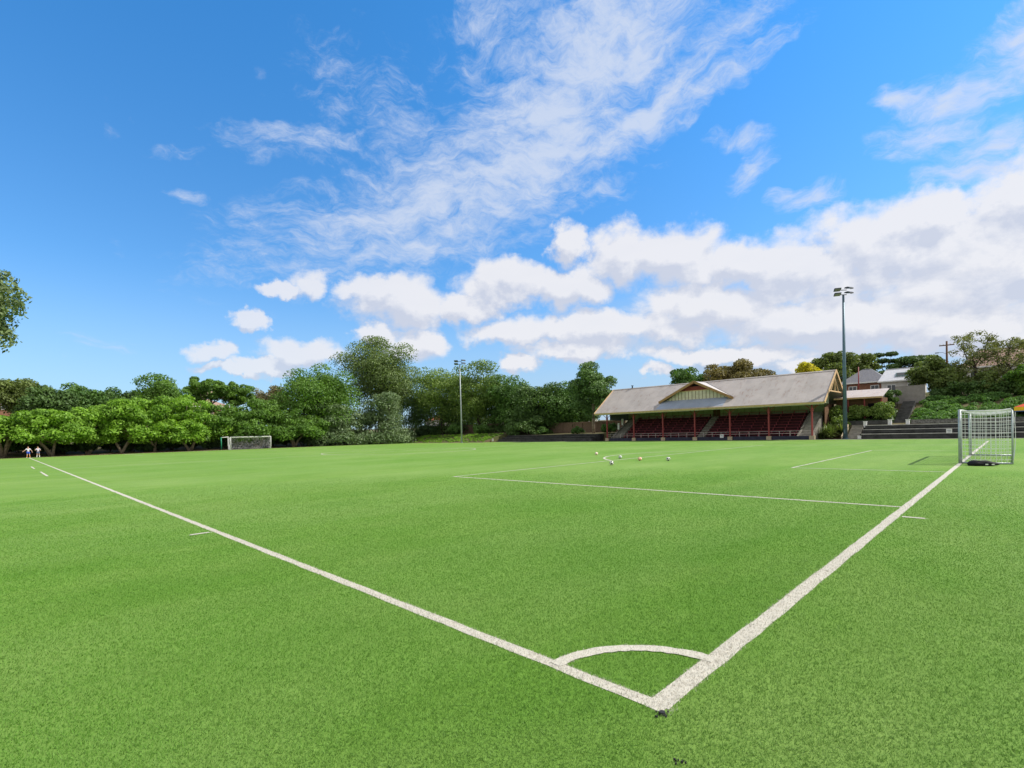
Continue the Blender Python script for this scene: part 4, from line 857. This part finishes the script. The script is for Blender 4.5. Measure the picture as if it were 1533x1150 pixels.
for i,(x,y,h_,l) in enumerate([(77.4,52.3,2.6,'dark green shrub against the left end of the grandstand'),(78,60,1.6,'small shrub on top of the low dark terrace'),(79,70,2.0,'small dark shrub at the foot of the paling fence')]):
    shrub('dark_shrub',l,x,y,1.5,1.5,h_,'darkgreen',1800,360+i,None,.18)
# hedges
def hedge(label,x0_,x1,y0,y1,z,h,mk,nl,seed,name='hedge',size=.15,grp=None):
    rg=np.random.default_rng(seed); t=thing(name,label,'hedge',((x0_+x1)/2,(y0+y1)/2,z),0,grp); a=(x1-x0_)/2;b=(y1-y0)/2
    k=int(max(12,a*b*16)); cs=np.stack([rg.uniform(-a*.8,a*.8,k),rg.uniform(-b*.96,b*.96,k),rg.uniform(.25,.8,k)*h],1); rs=np.full(k,min(a*.5,h*.27))*rg.uniform(.7,1.25,k)
    V,rn=leaves(cs,rs,nl,size,rg); V[:,2]=np.maximum(V[:,2],.01); npmesh('foliage',V,4,LM[mk],None,rn,t)
    mb=MB()
    for i in range(8): y_=-b+2*b*(i+.5)/8; mb.tube([(0,y_,-.1),(rg.uniform(-.2,.2),y_+rg.uniform(-.3,.3),h*.7)],[.05,.02],5)
    mb.build('stem',bark_d,t)
hedge('clipped hedge with pale tips above the short steps',79.3,81.6,9.9,16.8,2.1,2.9,'hedge',14000,401)
hedge('taller dark clipped hedge block beside the beige wall',86.4,88.2,10.0,11.6,4.2,2.7,'dark',2500,402)
hedge('dark overgrown hedge along the top of the ivy slope',90.6,93,-14,7.0,5.0,2.5,'dark',12000,403,size=.2)
# ivy slope (nobody could count it)
rg=np.random.default_rng(11); k=420; cx=rg.uniform(79.2,91,k); cy=rg.uniform(-22,7.7,k)
cs=np.stack([cx,cy,H(cx,cy)+.15],1); rs=rg.uniform(.35,.95,k); V,rn=leaves(cs,rs,90000,.15,rg,zup=.8,flat=.7)
o=npmesh('ivy',V,4,LM['ivy'],None,rn); tag(o,'glossy green ivy covering the slope behind the near goal','ivy',kind='stuff')
k=160; cx=rg.uniform(79.2,86,k); cy=rg.uniform(9.9,16.4,k)
cs=np.stack([cx,cy,H(cx,cy)+.05],1); rs=rg.uniform(.3,.6,k); V,rn=leaves(cs,rs,9000,.15,rg,zup=.8,flat=.6)
o=npmesh('undergrowth',V,4,LM['dark'],None,rn); tag(o,'dark low growth on the slope below the clipped hedge','undergrowth',kind='stuff')
# grass bank at the far corner
k=500; cx=rg.uniform(67.9,74.5,k); cy=rg.uniform(77.3,106,k)
cs=np.stack([cx,cy,H(cx,cy)],1); rs=rg.uniform(.2,.45,k); V,rn=leaves(cs,rs,26000,.12,rg,zup=1.5,flat=.5)
o=npmesh('bank_grass',V,4,LM['lime'],None,rn); tag(o,'rough green grass on the bank below the pale floodlight','grass',kind='stuff')
# leaf litter
cx=rg.uniform(-6,66,9000); cy=rg.uniform(105,109,9000)
cs=np.stack([cx,cy,np.full(9000,.02)],1); V,rn=leaves(cs,np.full(9000,.02),9000,.07,rg); V[:,2]=np.maximum(V[:,2],.008)
o=npmesh('leaf_litter',V,4,leafmat('litter',(.22,.12,.06),(.08,.045,.03),.1),None,rn); tag(o,'brown leaf litter on the dirt strip under the trees','leaf litter',kind='stuff')
# spiky plants by the grandstand
def spiky(label,x,y,z,n,L,seed):
    rg=random.Random(seed); t=thing('spiky_plant',label,'plant',(x,y,z),0,'spiky plants between grandstand and steps'); V=[];rn=[]
    for i in range(n):
        a=rg.uniform(0,6.28); e=rg.uniform(.15,1.35); l=L*rg.uniform(.6,1.1); ox=rg.uniform(-.35,.35); oy=rg.uniform(-.35,.35); oz=rg.uniform(0,.5)
        d=Vector((math.cos(a)*math.cos(e),math.sin(a)*math.cos(e),math.sin(e))); s=Vector((-math.sin(a),math.cos(a),0))*.055
        b=Vector((ox,oy,oz)); m1=b+d*l*.55; tip=b+d*l-Vector((0,0,l*.22*math.cos(e)))
        V+=[b-s*.6,b+s*.6,m1+s,m1-s, m1-s,m1+s,tip+s*.1,tip-s*.1]; q=rg.random(); rn+=[q,q]
    npmesh('fronds',np.array([tuple(v) for v in V]),4,LM['yucca'],None,np.array(rn),t)
    MB().tube([(0,0,-.1),(0,0,.9)],[.14,.10],8).build('trunk',bark_d,t,True)
spiky('big spiky leaved plant between grandstand and floodlight',75.2,15.9,0.1,230,1.9,1)
spiky('smaller spiky leaved plant at the grandstand corner, left of the big one',75.6,16.8,.0,120,1.3,2)
spiky('spiky leaved plant behind the big one, beside the sloping flank wall',76.8,14.9,.6,150,1.5,3)
shrub('pale_shrub','pale rounded shrub above the spiky plants',78.2,15.3,1.3,1.2,2.6,'hedge',1600,377,None,.14,z=1.2)
# fallen bare branches on the low terrace
# ---------------------------------------------------------------- two children at the far corner
skin=mat('skin',(.55,.33,.24),.6,.3); hair=mat('brown_hair',(.10,.05,.03),.7); orange=mat('orange_sock',(.65,.22,.03),.7)
def child(label,x,y,rz,h,shirtm,shortm,sockm,pose):
    t=thing('person',label,'person',(x,y,0),rz,'children standing at the far corner')
    s=h/1.7
    J={'pel':(0,0,.90),'sp':(0,0,1.10),'ch':(0,0,1.30),'nk':(0,0,1.44),'hd':(0,.01,1.56),'tp':(0,.0,1.66)}
    for k_,e in(('l',-1),('r',1)):
        st=pose['stance']
        J[k_+'h']=(e*.09,0,.86); J[k_+'k']=(e*(.09+st*.5),.03,.47); J[k_+'a']=(e*(.09+st),0,.08); J[k_+'t']=(e*(.10+st),.15,.035)
        J[k_+'s']=(e*.17,0,1.36); a=pose[k_]; J[k_+'e']=a[0]; J[k_+'w']=a[1]; J[k_+'f']=a[2]
    E=[('pel','sp'),('sp','ch'),('ch','nk'),('nk','hd'),('hd','tp')]
    for k_ in'lr': E+=[('pel',k_+'h'),(k_+'h',k_+'k'),(k_+'k',k_+'a'),(k_+'a',k_+'t'),('ch',k_+'s'),(k_+'s',k_+'e'),(k_+'e',k_+'w'),(k_+'w',k_+'f')]
    RD={'pel':.125,'sp':.115,'ch':.13,'nk':.055,'hd':.095,'tp':.07,'h':.085,'k':.055,'a':.04,'t':.035,'s':.06,'e':.04,'w':.028,'f':.02}
    def skinmesh(name,keys,edges,inf,m,sub=2):
        me=bpy.data.meshes.new(name); me.from_pydata([tuple(c*s for c in J[q]) for q in keys],[(keys.index(a),keys.index(b)) for a,b in edges],[]); me.materials.append(m)
        o=link(name,me,t); md=o.modifiers.new('skin','SKIN'); ly=me.skin_vertices[0] if me.skin_vertices else None
        if ly is None:
            bpy.context.view_layer.update(); ly=me.skin_vertices[0] if me.skin_vertices else me.attributes
        for i,q in enumerate(keys):
            r=(RD.get(q) or RD[q[1:]])*s+inf
            ly.data[i].radius=(r,r*.8 if q in('sp','ch','pel') else r); ly.data[i].use_root=(q==keys[0])
        o.modifiers.new('sub','SUBSURF').render_levels=sub; o.modifiers['sub'].levels=sub; md.use_smooth_shade=True; return o
    keys=['pel']+[q for q in J if q!='pel']; body=skinmesh('body',keys,E,0,skin)
    sk=['ch','sp','pel','ls','rs']; J2=J
    def lerp(a,b,f): return tuple(J[a][i]*(1-f)+J[b][i]*f for i in range(3))
    for k_ in'lr': J[k_+'1']=lerp(k_+'s',k_+'e',.75); RD['1']=.052; J[k_+'2']=lerp(k_+'h',k_+'k',.72); RD['2']=.078; J[k_+'3']=lerp(k_+'k',k_+'a',.25); RD['3']=.048
    skinmesh('shirt',['ch','sp','pel','ls','rs','l1','r1'],[('ch','sp'),('sp','pel'),('ch','ls'),('ch','rs'),('ls','l1'),('rs','r1')],.018,shirtm)
    skinmesh('shorts',['pel','lh','rh','l2','r2'],[('pel','lh'),('pel','rh'),('lh','l2'),('rh','r2')],.028,shortm)
    for k_ in'lr':
        skinmesh('sock',[k_+'3',k_+'a'],[(k_+'3',k_+'a')],.010,sockm); skinmesh('shoe',[k_+'a',k_+'t'],[(k_+'a',k_+'t')],.014,mat('shoe_white',(.6,.6,.6),.6))
    bm=bmesh.new(); bmesh.ops.create_uvsphere(bm,u_segments=16,v_segments=10,radius=.105*s)
    for v in bm.verts:
        v.co.z*=1.1
        if v.co.y>.02*s: v.co.y=.02*s+ (v.co.y-.02*s)*.25
        if v.co.z<-.03*s and v.co.y>-.04*s: v.co*=.7
    me=bpy.data.meshes.new('hair'); bm.to_mesh(me); bm.free(); me.materials.append(hair); ho=link('hair',me,t); ho.location=(0,-.018*s,1.625*s)
    fe=MB(); 
    for e in(-1,1): fe.box(e*.035*s-.012,e*.035*s+.012,.092*s,.104*s,1.585*s,1.60*s)
    fe.box(-.02*s,.02*s,.085*s,.098*s,1.525*s,1.535*s); fe.build('eyes_and_mouth',hair,t)
    MB().prism([(.085*s,1.55*s),(.118*s,1.553*s),(.09*s,1.585*s)],'x',-.012,.012).build('nose',skin,t)
    for sg,k_ in((-1,'l'),(1,'r')):
        mb=MB(); w_=Vector(J[k_+'f'])*s; d=(Vector(J[k_+'f'])-Vector(J[k_+'w'])).normalized(); sd2=d.cross(Vector((0,1,0))).normalized()
        for q in range(4): b=w_+sd2*((q-1.5)*.018*s); mb.tube([b,b+d*(.05+.008*(1-abs(q-1.5)))*s,b+d*.07*s+Vector((0,.02*s,0))],[.009*s,.008*s,.006*s],5)
        b=w_-d*.05*s+sd2*.035*s; mb.tube([b,b+(d+sd2)*.035*s],[.010*s,.007*s],5); mb.build('fingers',skin,t,True)
blue=mat('blue_shorts',(.03,.10,.55),.7); wsh=mat('white_shirt',(.62,.62,.68),.8); gsh=mat('navy_grey_shorts',(.10,.13,.22),.7); wso=mat('white_sock',(.7,.7,.7),.8)
child('child in white shirt and bright blue shorts with orange socks standing at the far corner',-.05,103.45,R(170),1.68,wsh,blue,orange,{'stance':.08,'l':((-.34,.02,1.15),(-.44,.06,.95),(-.46,.08,.87)),'r':((.36,.05,1.16),(.50,.15,1.02),(.55,.2,.96))})
child('child in pale shirt and grey shorts with white socks at the far corner',1.02,103.45,R(188),1.64,mat('pale_mauve_shirt',(.50,.47,.56),.8),gsh,wso,{'stance':.07,'l':((-.32,.03,1.14),(-.20,.22,1.12),(-.12,.27,1.13)),'r':((.30,.03,1.14),(.40,.12,1.22),(.38,.2,1.30))})
